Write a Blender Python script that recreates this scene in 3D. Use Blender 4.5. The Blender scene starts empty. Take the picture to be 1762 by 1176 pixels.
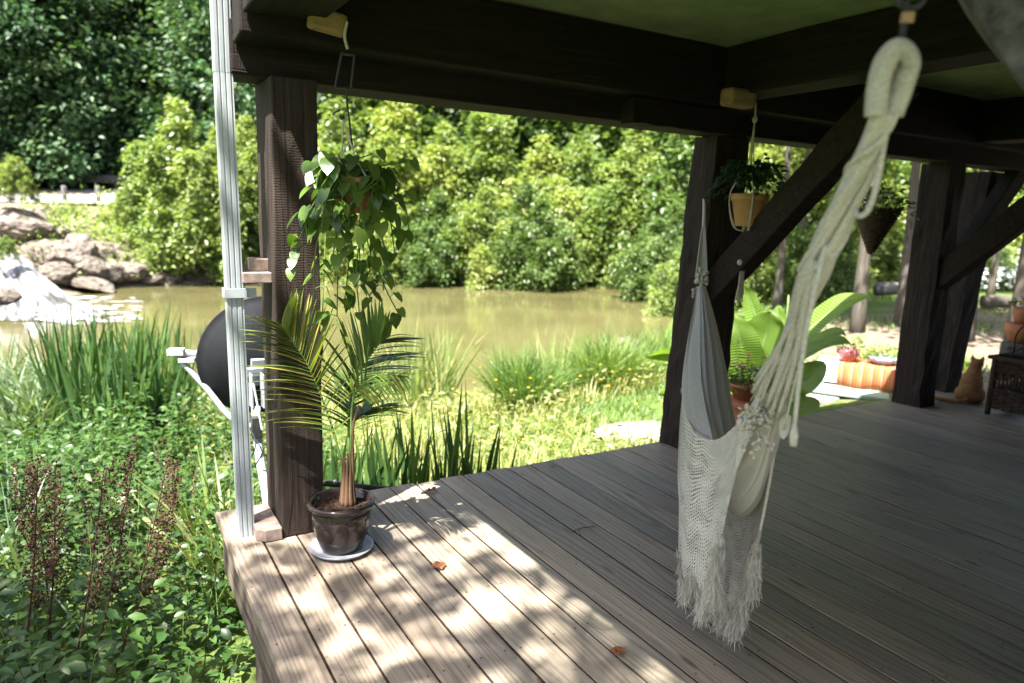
import bpy, bmesh, math, random
import numpy as np
from mathutils import Vector, Matrix

scene = bpy.context.scene
COL = scene.collection
random.seed(7)
RNG = np.random.default_rng(11)

# ------------------------------------------------------------------ camera
CAM = np.array([-0.425, -3.489, 1.4454])
YAW, PITCH, ROLL = [math.radians(a) for a in (30.6566, 9.8602, 1.7656)]
F_PX = 1214.35
_f = np.array([math.sin(YAW) * math.cos(PITCH), math.cos(YAW) * math.cos(PITCH), -math.sin(PITCH)])
_r = np.array([math.cos(YAW), -math.sin(YAW), 0.0])
_u = np.cross(_r, _f)
_r2 = math.cos(ROLL) * _r + math.sin(ROLL) * _u
_u2 = -math.sin(ROLL) * _r + math.cos(ROLL) * _u
cam_data = bpy.data.cameras.new('camera')
cam = bpy.data.objects.new('camera', cam_data)
COL.objects.link(cam)
cam.matrix_world = Matrix(((_r2[0], _u2[0], -_f[0], CAM[0]), (_r2[1], _u2[1], -_f[1], CAM[1]),
                           (_r2[2], _u2[2], -_f[2], CAM[2]), (0, 0, 0, 1)))
cam_data.sensor_width = 36.0
cam_data.lens = F_PX / 1762 * 36.0
cam_data.clip_start = 0.05
cam_data.clip_end = 2000
cam_data.dof.use_dof = True
cam_data.dof.focus_distance = 3.0
cam_data.dof.aperture_fstop = 1.8
scene.camera = cam

# ------------------------------------------------------------------ light
SUN = Vector((-0.46, -0.25, 1.0)).normalized()          # towards the sun
world = bpy.data.worlds.new('World')
scene.world = world
world.use_nodes = True
wn = world.node_tree
bg = wn.nodes['Background']
sky = wn.nodes.new('ShaderNodeTexSky')
sky.sky_type = 'NISHITA'
sky.sun_disc = False
sky.sun_elevation = math.asin(SUN.z)
sky.sun_rotation = math.atan2(SUN.x, SUN.y)
sky.air_density = 0.8
sky.dust_density = 4.0
sky.ozone_density = 0.4
wn.links.new(sky.outputs[0], bg.inputs[0])
bg.inputs[1].default_value = 0.08
sl = bpy.data.lights.new('sun', 'SUN')
sl.energy = 5.0
sl.angle = math.radians(0.53)
sl.color = (1.0, 0.96, 0.89)
so = bpy.data.objects.new('sun', sl)
COL.objects.link(so)
so.rotation_euler = SUN.to_track_quat('Z', 'Y').to_euler()
so.location = (-6, -3, 14)

vs = scene.view_settings
vs.view_transform = 'Standard'
vs.look = 'None'
vs.exposure = 2.65
vs.gamma = 1.0
scene.cycles.max_bounces = 8
scene.cycles.diffuse_bounces = 4
scene.cycles.transparent_max_bounces = 12
scene.cycles.use_denoising = True
scene.cycles.sample_clamp_indirect = 8


def ray(x, y):
    return _r2 * ((x - 881) / F_PX) - _u2 * ((y - 588) / F_PX) + _f


def P(x, y, d):
    """a point of the place, d metres in front of the lens"""
    return CAM + ray(x, y) * d


def at_z(x, y, z):
    r = ray(x, y)
    return CAM + r * ((z - CAM[2]) / r[2])


def at_y(x, y, Y):
    r = ray(x, y)
    return CAM + r * ((Y - CAM[1]) / r[1])


# ------------------------------------------------------------------ materials
def new_mat(name):
    m = bpy.data.materials.new(name)
    m.use_nodes = True
    nt = m.node_tree
    return m, nt, nt.nodes['Principled BSDF']


def ramp(nt, fac, stops):
    n = nt.nodes.new('ShaderNodeValToRGB')
    e = n.color_ramp.elements
    while len(e) < len(stops):
        e.new(0.5)
    for el, (p, c) in zip(e, stops):
        el.position = p
        el.color = (*c, 1) if len(c) == 3 else c
    nt.links.new(fac, n.inputs[0])
    return n.outputs[0]


def mixc(nt, fac, a, b, mode='MIX'):
    n = nt.nodes.new('ShaderNodeMix')
    n.data_type = 'RGBA'
    n.blend_type = mode
    for s, v in ((n.inputs[0], fac), (n.inputs[6], a), (n.inputs[7], b)):
        if isinstance(v, (int, float)):
            s.default_value = v
        elif isinstance(v, tuple):
            s.default_value = (*v, 1)
        else:
            nt.links.new(v, s)
    return n.outputs[2]


def math_n(nt, op, a, b=None, c=None):
    n = nt.nodes.new('ShaderNodeMath')
    n.operation = op
    for i, v in enumerate((a, b, c)):
        if v is None:
            continue
        if isinstance(v, (int, float)):
            n.inputs[i].default_value = v
        else:
            nt.links.new(v, n.inputs[i])
    return n.outputs[0]


def coords(nt, scale=(1, 1, 1), kind='Object', rnd=True):
    tc = nt.nodes.new('ShaderNodeTexCoord')
    out = tc.outputs[kind]
    if rnd:
        oi = nt.nodes.new('ShaderNodeObjectInfo')
        mu = math_n(nt, 'MULTIPLY', oi.outputs['Random'], 57.0)
        va = nt.nodes.new('ShaderNodeVectorMath')
        va.operation = 'ADD'
        nt.links.new(out, va.inputs[0])
        nt.links.new(mu, va.inputs[1])
        out = va.outputs[0]
    mp = nt.nodes.new('ShaderNodeMapping')
    mp.inputs['Scale'].default_value = scale
    nt.links.new(out, mp.inputs[0])
    return mp.outputs[0]


def noise(nt, vec, scale=5, detail=6, rough=0.6, dist=0.0, out='Fac'):
    n = nt.nodes.new('ShaderNodeTexNoise')
    n.inputs['Scale'].default_value = scale
    n.inputs['Detail'].default_value = detail
    n.inputs['Roughness'].default_value = rough
    n.inputs['Distortion'].default_value = dist
    nt.links.new(vec, n.inputs['Vector'])
    return n.outputs[out]


def wave(nt, vec, scale, dist, direction='X', detail=3, dscale=1.0):
    n = nt.nodes.new('ShaderNodeTexWave')
    n.bands_direction = direction
    n.inputs['Scale'].default_value = scale
    n.inputs['Distortion'].default_value = dist
    n.inputs['Detail'].default_value = detail
    n.inputs['Detail Scale'].default_value = dscale
    nt.links.new(vec, n.inputs['Vector'])
    return n.outputs['Fac']


def bump(nt, bsdf, h, strength=0.3, dist=0.01):
    b = nt.nodes.new('ShaderNodeBump')
    b.inputs['Strength'].default_value = strength
    b.inputs['Distance'].default_value = dist
    nt.links.new(h, b.inputs['Height'])
    nt.links.new(b.outputs[0], bsdf.inputs['Normal'])


def mat_plank():
    m, nt, b = new_mat('weathered deck plank')
    # growth rings: long cathedral arcs drawn out along the board
    n0 = noise(nt, coords(nt, (7, 0.55, 7)), 1, 2, 0.45, 0.3)
    sep = nt.nodes.new('ShaderNodeSeparateXYZ')
    nt.links.new(coords(nt, (1, 1, 1)), sep.inputs[0])
    ph = math_n(nt, 'ADD', math_n(nt, 'MULTIPLY', n0, 17.0), math_n(nt, 'MULTIPLY', sep.outputs[0], 60.0))
    ring = math_n(nt, 'MULTIPLY_ADD', math_n(nt, 'SINE', math_n(nt, 'MULTIPLY', ph, 3.2)), 0.5, 0.5)
    ring = math_n(nt, 'POWER', ring, 2.5)
    fine = noise(nt, coords(nt, (170, 4.0, 60)), 1, 5, 0.65)
    big = noise(nt, coords(nt, (6, 0.9, 6)), 1, 5, 0.6)
    c = ramp(nt, fine, [(0.25, (0.16, 0.132, 0.102)), (0.5, (0.285, 0.242, 0.193)), (0.78, (0.41, 0.356, 0.292))])
    c = mixc(nt, math_n(nt, 'MULTIPLY', ring, 0.58), c, (0.095, 0.073, 0.055))
    c = mixc(nt, ramp(nt, big, [(0.4, (0, 0, 0)), (0.75, (0.6, 0.6, 0.6))]), c, (0.235, 0.215, 0.186))
    oi = nt.nodes.new('ShaderNodeObjectInfo')
    tone = ramp(nt, oi.outputs['Random'], [(0.0, (0.74, 0.73, 0.72)), (0.25, (1.06, 1.0, 0.92)), (0.45, (0.9, 0.93, 0.88)),
                                           (0.65, (1.12, 1.06, 0.98)), (0.85, (0.82, 0.77, 0.72)), (1.0, (1.0, 0.97, 0.95))])
    c = mixc(nt, 1.0, c, tone, 'MULTIPLY')
    vo = nt.nodes.new('ShaderNodeTexVoronoi')
    vo.inputs['Scale'].default_value = 1.0
    vo.inputs['Randomness'].default_value = 1.0
    nt.links.new(coords(nt, (8, 2.2, 1)), vo.inputs['Vector'])
    knot = ramp(nt, vo.outputs['Distance'], [(0.06, (1, 1, 1)), (0.13, (0, 0, 0))])
    c = mixc(nt, math_n(nt, 'MULTIPLY', knot, 0.75), c, (0.07, 0.043, 0.027))
    spots = noise(nt, coords(nt, (34, 26, 34)), 1, 3, 0.5)
    c = mixc(nt, ramp(nt, spots, [(0.67, (0, 0, 0)), (0.74, (0.6, 0.6, 0.6))]), c, (0.085, 0.066, 0.052))
    nt.links.new(c, b.inputs['Base Color'])
    b.inputs['Roughness'].default_value = 0.52
    b.inputs['Specular IOR Level'].default_value = 0.42
    bump(nt, b, mixc(nt, 0.5, fine, ring), 0.3, 0.003)
    return m


def mat_timber(name, dark, mid, light, axis='Z', saw=True):
    m, nt, b = new_mat(name)
    sc = {'Z': (55, 55, 2.2), 'X': (2.2, 55, 55), 'Y': (55, 2.2, 55)}[axis]
    fib = noise(nt, coords(nt, sc), 1, 6, 0.65, 0.2)
    c = ramp(nt, fib, [(0.28, dark), (0.55, mid), (0.78, light)])
    blot = noise(nt, coords(nt, (3, 3, 3)), 1, 4, 0.6)
    c = mixc(nt, ramp(nt, blot, [(0.4, (0, 0, 0)), (0.75, (0.6, 0.6, 0.6))]), c, mid)
    cs = {'Z': (9, 9, .28), 'X': (.28, 9, 9), 'Y': (9, .28, 9)}[axis]
    ck = noise(nt, coords(nt, cs), 1, 3, 0.5, 0.6)
    crack = ramp(nt, ck, [(0.485, (0, 0, 0)), (0.5, (1, 1, 1)), (0.515, (0, 0, 0))])
    c = mixc(nt, math_n(nt, 'MULTIPLY', crack, 0.8), c, (0.006, 0.004, 0.003))
    nt.links.new(c, b.inputs['Base Color'])
    b.inputs['Roughness'].default_value = 0.82
    b.inputs['Specular IOR Level'].default_value = 0.2
    h = fib
    if saw:
        d2 = 'Z' if axis == 'Z' else axis
        sw = wave(nt, coords(nt, (1, 1, 1)), 30, 5.5, d2, 4, 1.6)
        brk = noise(nt, coords(nt, (5, 5, 2)), 1, 4, 0.6)
        h = mixc(nt, math_n(nt, 'MULTIPLY', brk, 0.5), fib, sw)
    h = mixc(nt, crack, h, (0, 0, 0))
    bump(nt, b, h, 0.55, 0.005)
    return m


def mat_leaf(name, stops, trans=0.35, rough=0.45, gloss=0.35, tmul=(1.2, 1.25, 0.5)):
    m, nt, b = new_mat(name)
    at = nt.nodes.new('ShaderNodeAttribute')
    at.attribute_name = 'var'
    c = ramp(nt, at.outputs['Fac'], stops)
    oi = nt.nodes.new('ShaderNodeObjectInfo')
    c = mixc(nt, 1.0, c, ramp(nt, oi.outputs['Random'], [(0, (0.82, 0.86, 0.8)), (0.5, (1, 1, 1)), (1, (1.12, 1.05, 0.9))]), 'MULTIPLY')
    nt.links.new(c, b.inputs['Base Color'])
    b.inputs['Roughness'].default_value = rough
    b.inputs['Specular IOR Level'].default_value = gloss
    if trans > 0:
        t = nt.nodes.new('ShaderNodeBsdfTranslucent')
        nt.links.new(mixc(nt, 1.0, c, tmul, 'MULTIPLY'), t.inputs[0])
        mx = nt.nodes.new('ShaderNodeMixShader')
        mx.inputs[0].default_value = trans
        nt.links.new(b.outputs[0], mx.inputs[1])
        nt.links.new(t.outputs[0], mx.inputs[2])
        nt.links.new(mx.outputs[0], nt.nodes['Material Output'].inputs[0])
    return m


def mat_noise(name, a, c2, scale=8, rough=0.7, spec=0.3, bs=0.2, bd=0.01, metal=0.0, rnd=True):
    m, nt, b = new_mat(name)
    n = noise(nt, coords(nt, (1, 1, 1), rnd=rnd), scale, 6, 0.6)
    nt.links.new(ramp(nt, n, [(0.32, a), (0.68, c2)]), b.inputs['Base Color'])
    b.inputs['Roughness'].default_value = rough
    b.inputs['Specular IOR Level'].default_value = spec
    b.inputs['Metallic'].default_value = metal
    if bs > 0:
        bump(nt, b, n, bs, bd)
    return m


M = {}
M['plank'] = mat_plank()
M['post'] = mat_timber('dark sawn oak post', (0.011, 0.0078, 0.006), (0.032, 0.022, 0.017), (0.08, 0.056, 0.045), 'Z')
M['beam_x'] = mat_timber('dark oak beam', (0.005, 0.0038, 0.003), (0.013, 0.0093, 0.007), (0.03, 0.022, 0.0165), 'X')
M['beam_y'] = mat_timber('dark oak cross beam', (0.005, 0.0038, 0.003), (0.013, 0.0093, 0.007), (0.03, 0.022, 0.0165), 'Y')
M['brace'] = mat_timber('oak knee brace', (0.01, 0.007, 0.005), (0.024, 0.017, 0.012), (0.048, 0.035, 0.027), 'X', False)
M['greywood'] = mat_timber('silver grey weathered wood', (0.05, 0.048, 0.048), (0.12, 0.115, 0.115), (0.22, 0.215, 0.21), 'Z', False)
M['newwood'] = mat_noise('pale cut wood', (0.2, 0.125, 0.065), (0.32, 0.215, 0.115), 14)
M['block'] = mat_noise('grey brown wood block', (0.12, 0.085, 0.07), (0.26, 0.2, 0.17), 22, 0.8)
M['rim'] = mat_timber('damp rim joist', (0.07, 0.055, 0.04), (0.14, 0.11, 0.085), (0.23, 0.19, 0.15), 'Y', False)
M['ceiling'] = mat_noise('green painted ceiling plaster', (0.15, 0.2, 0.095), (0.24, 0.295, 0.145), 6, 0.85, 0.2, 0.3, 0.02)
M['wallwood'] = mat_timber('dark board wall', (0.02, 0.014, 0.01), (0.04, 0.028, 0.02), (0.06, 0.045, 0.035), 'Z')
M['white_metal'] = mat_noise('white enamelled aluminium', (0.22, 0.245, 0.26), (0.31, 0.335, 0.35), 5, 0.38, 0.5, 0.02)
M['steel'] = mat_noise('galvanised steel', (0.42, 0.43, 0.45), (0.6, 0.61, 0.63), 12, 0.4, 0.5, 0.05, 0.002, 0.7)
M['black_metal'] = mat_noise('blackened metal', (0.012, 0.012, 0.013), (0.03, 0.03, 0.03), 20, 0.5, 0.4, 0.1)
M['dish_back'] = mat_noise('charcoal dish back', (0.012, 0.013, 0.016), (0.02, 0.021, 0.025), 9, 0.55, 0.3, 0.05)
M['grey_plastic'] = mat_noise('grey plastic', (0.2, 0.2, 0.22), (0.33, 0.33, 0.35), 10, 0.5, 0.4, 0.05)
M['rubber'] = mat_noise('black cable', (0.01, 0.01, 0.01), (0.02, 0.02, 0.02), 20, 0.5, 0.4, 0)
M['soil'] = mat_noise('potting soil', (0.012, 0.008, 0.006), (0.06, 0.038, 0.025), 60, 0.95, 0.1, 1.0, 0.01)
M['terracotta'] = mat_noise('terracotta', (0.3, 0.115, 0.055), (0.42, 0.18, 0.09), 10, 0.8, 0.2)
M['ochre_pot'] = mat_noise('ochre clay', (0.36, 0.2, 0.075), (0.46, 0.27, 0.11), 10, 0.75, 0.2)
M['glaze'] = mat_noise('dark brown glaze', (0.012, 0.009, 0.009), (0.03, 0.021, 0.02), 7, 0.09, 0.45, 0.12, 0.004)
M['saucer'] = mat_noise('blue grey glazed saucer', (0.2, 0.21, 0.24), (0.3, 0.31, 0.34), 9, 0.3, 0.5, 0.05)
M['cotton'] = mat_noise('natural cotton', (0.34, 0.315, 0.265), (0.62, 0.59, 0.52), 190, 0.95, 0.1, 1.0, 0.004)  # wide tone range puts dirt and strand shadow into the colour
M['jute'] = mat_noise('macrame cord', (0.4, 0.36, 0.29), (0.56, 0.51, 0.43), 90, 0.95, 0.1, 0.6, 0.003)
M['wicker'] = mat_noise('dark wicker', (0.03, 0.017, 0.01), (0.09, 0.055, 0.034), 30, 0.7, 0.25, 0.4, 0.004)
M['bark'] = mat_timber('tree bark', (0.04, 0.033, 0.026), (0.085, 0.074, 0.06), (0.16, 0.145, 0.125), 'Z', False)
M['fiber'] = mat_timber('palm stem fibre', (0.05, 0.025, 0.014), (0.12, 0.07, 0.04), (0.24, 0.16, 0.1), 'Z', False)
M['stem'] = mat_noise('green plant stem', (0.06, 0.11, 0.025), (0.12, 0.19, 0.05), 20, 0.5, 0.3, 0.1)
M['dryleaf'] = mat_noise('dry brown leaf', (0.13, 0.045, 0.018), (0.28, 0.12, 0.055), 30, 0.8, 0.2, 0.3)
M['rock'] = mat_noise('tan sandstone', (0.055, 0.046, 0.038), (0.25, 0.212, 0.178), 3.2, 0.9, 0.15, 1.0, 0.25)
M['slab'] = mat_noise('pale limestone', (0.22, 0.2, 0.175), (0.36, 0.34, 0.3), 5, 0.9, 0.15, 0.4, 0.02)
M['asphalt'] = mat_noise('pale sunlit road', (0.3, 0.29, 0.28), (0.42, 0.41, 0.4), 3, 0.9, 0.1, 0.1)
M['white'] = mat_noise('white paint', (0.7, 0.7, 0.7), (0.8, 0.8, 0.8), 5, 0.5, 0.3, 0)
M['teal'] = mat_noise('pale green painted board', (0.16, 0.24, 0.2), (0.24, 0.32, 0.27), 6, 0.6, 0.3, 0.1)
M['car_paint'] = mat_noise('blue grey car paint', (0.25, 0.3, 0.36), (0.3, 0.35, 0.41), 3, 0.2, 0.6, 0)
M['car_glass'] = mat_noise('car glass', (0.02, 0.025, 0.03), (0.04, 0.045, 0.05), 3, 0.06, 0.6, 0)
M['red_glass'] = mat_noise('red lens', (0.5, 0.03, 0.02), (0.6, 0.05, 0.03), 3, 0.2, 0.6, 0)
M['tyre'] = mat_noise('tyre rubber', (0.02, 0.02, 0.02), (0.04, 0.04, 0.04), 20, 0.8, 0.2, 0.1)
M['dock'] = mat_noise('rust brown seed', (0.03, 0.013, 0.01), (0.075, 0.034, 0.025), 50, 0.9, 0.15, 0.5)
M['nail'] = mat_noise('rusty nail head', (0.015, 0.011, 0.009), (0.05, 0.035, 0.028), 80, 0.6, 0.3, 0)
M['petal_yellow'] = mat_noise('yellow petal', (0.7, 0.4, 0.03), (0.8, 0.55, 0.05), 20, 0.7, 0.2, 0)
M['petal_pink'] = mat_noise('magenta petal', (0.35, 0.03, 0.16), (0.5, 0.06, 0.26), 20, 0.7, 0.2, 0)
M['blue_ceramic'] = mat_noise('blue grey ceramic', (0.16, 0.2, 0.28), (0.25, 0.3, 0.38), 9, 0.3, 0.5, 0)
M['purple_glaze'] = mat_noise('plum glazed clay', (0.14, 0.045, 0.05), (0.22, 0.08, 0.085), 9, 0.2, 0.5, 0)

G = lambda *s: [(p, c) for p, c in s]
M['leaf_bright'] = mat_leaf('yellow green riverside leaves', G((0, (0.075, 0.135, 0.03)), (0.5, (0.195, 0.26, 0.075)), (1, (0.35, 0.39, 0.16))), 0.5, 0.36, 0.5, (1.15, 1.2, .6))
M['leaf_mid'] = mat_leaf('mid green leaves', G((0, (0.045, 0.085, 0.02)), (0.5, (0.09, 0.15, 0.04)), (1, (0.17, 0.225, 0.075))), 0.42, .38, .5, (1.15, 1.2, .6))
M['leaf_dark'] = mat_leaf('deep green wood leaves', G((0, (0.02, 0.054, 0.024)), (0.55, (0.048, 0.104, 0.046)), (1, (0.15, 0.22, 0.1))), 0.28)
M['leaf_weed'] = mat_leaf('broad weed leaves', G((0, (0.014, 0.04, 0.01)), (0.5, (0.031, 0.075, 0.018)), (0.85, (0.065, 0.125, 0.03)), (1, (0.16, 0.18, 0.03))), 0.34, 0.4, 0.4)
M['leaf_iris'] = mat_leaf('iris blades', G((0, (0.028, 0.07, 0.022)), (0.6, (0.055, 0.115, 0.035)), (1, (0.1, 0.17, 0.045))), 0.35, 0.4, 0.4)
M['leaf_grass'] = mat_leaf('ornamental grass blades', G((0, (0.08, 0.135, 0.035)), (0.5, (0.16, 0.22, 0.07)), (1, (0.34, 0.35, 0.17))), 0.42)
M['leaf_meadow'] = mat_leaf('sunny bank grass', G((0, (0.08, 0.125, 0.03)), (0.5, (0.2, 0.225, 0.07)), (1, (0.42, 0.39, 0.19))), 0.42)
M['leaf_tuft'] = mat_leaf('fresh green tuft blades', G((0, (0.05, 0.11, 0.022)), (0.5, (0.1, 0.18, 0.04)), (1, (0.19, 0.26, 0.075))), 0.42)
M['leaf_silver'] = mat_leaf('silvery arching grass', G((0, (0.06, 0.10, 0.05)), (0.6, (0.11, 0.165, 0.09)), (1, (0.19, 0.25, 0.14))), 0.32)
M['leaf_palm'] = mat_leaf('palm leaflets', G((0, (0.05, 0.105, 0.025)), (0.55, (0.1, 0.165, 0.035)), (0.85, (0.2, 0.235, 0.045)), (1, (0.35, 0.28, 0.1))), 0.35, 0.35, 0.5)
M['leaf_lawn'] = mat_leaf('short lawn', G((0, (0.05, 0.1, 0.02)), (0.5, (0.08, 0.15, 0.03)), (1, (0.14, 0.2, 0.05))), 0.35)


def mat_pothos():
    m, nt, b = new_mat('pothos leaf')
    n = noise(nt, coords(nt, (1, 1, 1)), 40, 3, 0.6)
    oi = nt.nodes.new('ShaderNodeObjectInfo')
    c = ramp(nt, oi.outputs['Random'], [(0, (0.04, 0.09, 0.016)), (0.6, (0.08, 0.15, 0.026)), (1, (0.16, 0.23, 0.045))])
    c = mixc(nt, ramp(nt, n, [(0.56, (0, 0, 0)), (0.7, (0.6, 0.6, 0.6))]), c, (0.2, 0.25, 0.06))
    nt.links.new(c, b.inputs['Base Color'])
    b.inputs['Roughness'].default_value = 0.32
    t = nt.nodes.new('ShaderNodeBsdfTranslucent')
    nt.links.new(mixc(nt, 1.0, c, (1.3, 1.35, 0.5), 'MULTIPLY'), t.inputs[0])
    mx = nt.nodes.new('ShaderNodeMixShader')
    mx.inputs[0].default_value = 0.38
    nt.links.new(b.outputs[0], mx.inputs[1])
    nt.links.new(t.outputs[0], mx.inputs[2])
    nt.links.new(mx.outputs[0], nt.nodes['Material Output'].inputs[0])
    return m


def mat_banana():
    m, nt, b = new_mat('banana leaf')
    uv = nt.nodes.new('ShaderNodeUVMap')
    mp = nt.nodes.new('ShaderNodeMapping')
    nt.links.new(uv.outputs[0], mp.inputs[0])
    w = wave(nt, mp.outputs[0], 14, 0.6, 'X', 2, 2.0)
    c = ramp(nt, w, [(0.15, (0.075, 0.15, 0.018)), (0.9, (0.18, 0.28, 0.045))])
    nt.links.new(c, b.inputs['Base Color'])
    b.inputs['Roughness'].default_value = 0.4
    bump(nt, b, w, 0.4, 0.01)
    t = nt.nodes.new('ShaderNodeBsdfTranslucent')
    nt.links.new(mixc(nt, 1.0, c, (1.4, 1.4, 0.45), 'MULTIPLY'), t.inputs[0])
    mx = nt.nodes.new('ShaderNodeMixShader')
    mx.inputs[0].default_value = 0.5
    nt.links.new(b.outputs[0], mx.inputs[1])
    nt.links.new(t.outputs[0], mx.inputs[2])
    nt.links.new(mx.outputs[0], nt.nodes['Material Output'].inputs[0])
    return m


def mat_net():
    m, nt, b = new_mat('open crochet net')
    uv = nt.nodes.new('ShaderNodeUVMap')
    mp = nt.nodes.new('ShaderNodeMapping')
    nt.links.new(uv.outputs[0], mp.inputs[0])
    sep = nt.nodes.new('ShaderNodeSeparateXYZ')
    nt.links.new(mp.outputs[0], sep.inputs[0])
    u, v = sep.outputs[0], sep.outputs[1]
    # scalloped rows that sag between the points, and the knots that tie them
    tri = math_n(nt, 'PINGPONG', math_n(nt, 'MULTIPLY', u, 5.0), 0.5)
    row = math_n(nt, 'ADD', math_n(nt, 'MULTIPLY', v, 40.0), math_n(nt, 'MULTIPLY', tri, 5.0))
    row = math_n(nt, 'ADD', row, math_n(nt, 'MULTIPLY', noise(nt, mp.outputs[0], 5, 3, 0.6), 3.5))
    rows = math_n(nt, 'SINE', math_n(nt, 'MULTIPLY', row, 6.2832))
    cols = math_n(nt, 'SINE', math_n(nt, 'MULTIPLY', u, 6.2832 * 74))
    n = noise(nt, mp.outputs[0], 9, 3, 0.6)
    hole = math_n(nt, 'ADD', math_n(nt, 'MULTIPLY', rows, 0.6), math_n(nt, 'MULTIPLY', cols, 0.3))
    hole = math_n(nt, 'ADD', hole, math_n(nt, 'MULTIPLY', math_n(nt, 'SUBTRACT', n, 0.5), 1.9))
    a = ramp(nt, math_n(nt, 'MULTIPLY_ADD', hole, 0.5, 0.5), [(0.2, (0, 0, 0)), (0.3, (1, 1, 1))])
    nt.links.new(mixc(nt, n, (0.5, 0.47, 0.41), (0.66, 0.63, 0.57)), b.inputs['Base Color'])
    b.inputs['Roughness'].default_value = 0.95
    nt.links.new(a, b.inputs['Alpha'])
    bump(nt, b, hole, 0.6, 0.004)
    return m


def mat_cloth():
    m, nt, b = new_mat('woven hammock cloth')
    uv = nt.nodes.new('ShaderNodeUVMap')
    mp = nt.nodes.new('ShaderNodeMapping')
    mp.inputs['Scale'].default_value = (60, 140, 1)
    nt.links.new(uv.outputs[0], mp.inputs[0])
    n = noise(nt, mp.outputs[0], 1, 3, 0.6)
    nt.links.new(ramp(nt, n, [(0.3, (0.44, 0.41, 0.36)), (0.7, (0.6, 0.57, 0.51))]), b.inputs['Base Color'])
    b.inputs['Roughness'].default_value = 0.95
    bump(nt, b, n, 0.5, 0.003)
    t = nt.nodes.new('ShaderNodeBsdfTranslucent')
    t.inputs[0].default_value = (0.6, 0.56, 0.48, 1)
    mx = nt.nodes.new('ShaderNodeMixShader')
    mx.inputs[0].default_value = 0.2
    nt.links.new(b.outputs[0], mx.inputs[1])
    nt.links.new(t.outputs[0], mx.inputs[2])
    nt.links.new(mx.outputs[0], nt.nodes['Material Output'].inputs[0])
    return m


def mat_striped():
    m, nt, b = new_mat('orange striped cloth')
    uv = nt.nodes.new('ShaderNodeUVMap')
    sep = nt.nodes.new('ShaderNodeSeparateXYZ')
    nt.links.new(uv.outputs[0], sep.inputs[0])
    fr = math_n(nt, 'FRACT', math_n(nt, 'MULTIPLY', sep.outputs[0], 9.0))
    c = ramp(nt, fr, [(0.0, (0.32, 0.07, 0.025)), (0.2, (0.42, 0.15, 0.03)), (0.36, (0.25, 0.1, 0.08)), (0.5, (0.4, 0.22, 0.1)),
                      (0.64, (0.36, 0.05, 0.02)), (0.8, (0.4, 0.1, 0.02)), (1.0, (0.3, 0.09, 0.05))])
    nt.links.new(c, b.inputs['Base Color'])
    b.inputs['Roughness'].default_value = 0.9
    return m


def mat_cat():
    m, nt, b = new_mat('ginger tabby fur')
    w = noise(nt, coords(nt, (14, 14, 30), rnd=False), 1, 3, 0.6, 1.5)
    n = noise(nt, coords(nt, (120, 120, 40), rnd=False), 1, 4, 0.7)
    c = ramp(nt, w, [(0.35, (0.22, 0.085, 0.028)), (0.65, (0.42, 0.19, 0.065))])
    c = mixc(nt, math_n(nt, 'MULTIPLY', n, 0.5), c, (0.5, 0.28, 0.12))
    nt.links.new(c, b.inputs['Base Color'])
    b.inputs['Roughness'].default_value = 0.9
    bump(nt, b, n, 1.0, 0.012)
    return m


def mat_water():
    m, nt, b = new_mat('muddy pond water')
    tc = coords(nt, (1, 1, 1), rnd=False)
    n = noise(nt, coords(nt, (0.35, 0.35, 1), rnd=False), 1, 3, 0.5)
    nt.links.new(ramp(nt, n, [(0.3, (0.066, 0.062, 0.026)), (0.7, (0.1, 0.092, 0.04))]), b.inputs['Base Color'])
    b.inputs['Roughness'].default_value = 0.06
    b.inputs['IOR'].default_value = 1.33
    r1 = noise(nt, tc, 1.7, 5, 0.62, 0.3)
    bump(nt, b, r1, 0.14, 0.05)
    return m


def mat_fall():
    m, nt, b = new_mat('white falling water')
    uv = nt.nodes.new('ShaderNodeUVMap')
    mp = nt.nodes.new('ShaderNodeMapping')
    mp.inputs['Scale'].default_value = (9, 2.2, 1)
    nt.links.new(uv.outputs[0], mp.inputs[0])
    n = noise(nt, mp.outputs[0], 1.6, 6, 0.68, 0.5)
    nt.links.new(ramp(nt, n, [(0.42, (0.035, 0.032, 0.03)), (0.53, (0.2, 0.205, 0.21)), (0.68, (0.55, 0.56, 0.57))]), b.inputs['Base Color'])
    b.inputs['Roughness'].default_value = 0.5
    bump(nt, b, n, 0.35, 0.1)
    return m


def mat_ground():
    m, nt, b = new_mat('bank earth and turf')
    v = coords(nt, (1, 1, 1), rnd=False)
    at = nt.nodes.new('ShaderNodeAttribute')
    at.attribute_name = 'dirt'
    n1 = noise(nt, v, 0.9, 6, 0.65)
    n2 = noise(nt, v, 12, 6, 0.7)
    green = ramp(nt, n2, [(0.3, (0.035, 0.06, 0.015)), (0.7, (0.1, 0.14, 0.035))])
    dirt = ramp(nt, n2, [(0.3, (0.07, 0.056, 0.04)), (0.5, (0.135, 0.11, 0.082)), (0.72, (0.225, 0.188, 0.148))])
    k = math_n(nt, 'ADD', at.outputs['Fac'], math_n(nt, 'MULTIPLY', math_n(nt, 'SUBTRACT', n1, 0.5), 1.1))
    f = ramp(nt, k, [(0.42, (0, 0, 0)), (0.56, (1, 1, 1))])
    nt.links.new(mixc(nt, f, green, dirt), b.inputs['Base Color'])
    b.inputs['Roughness'].default_value = 0.95
    b.inputs['Specular IOR Level'].default_value = 0.1
    bump(nt, b, n2, 0.6, 0.04)
    return m


M['pothos'] = mat_pothos()
M['banana'] = mat_banana()
M['net'] = mat_net()
M['cloth'] = mat_cloth()
M['striped'] = mat_striped()
M['fur'] = mat_cat()
M['water'] = mat_water()
M['fall'] = mat_fall()
M['ground'] = mat_ground()


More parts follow.
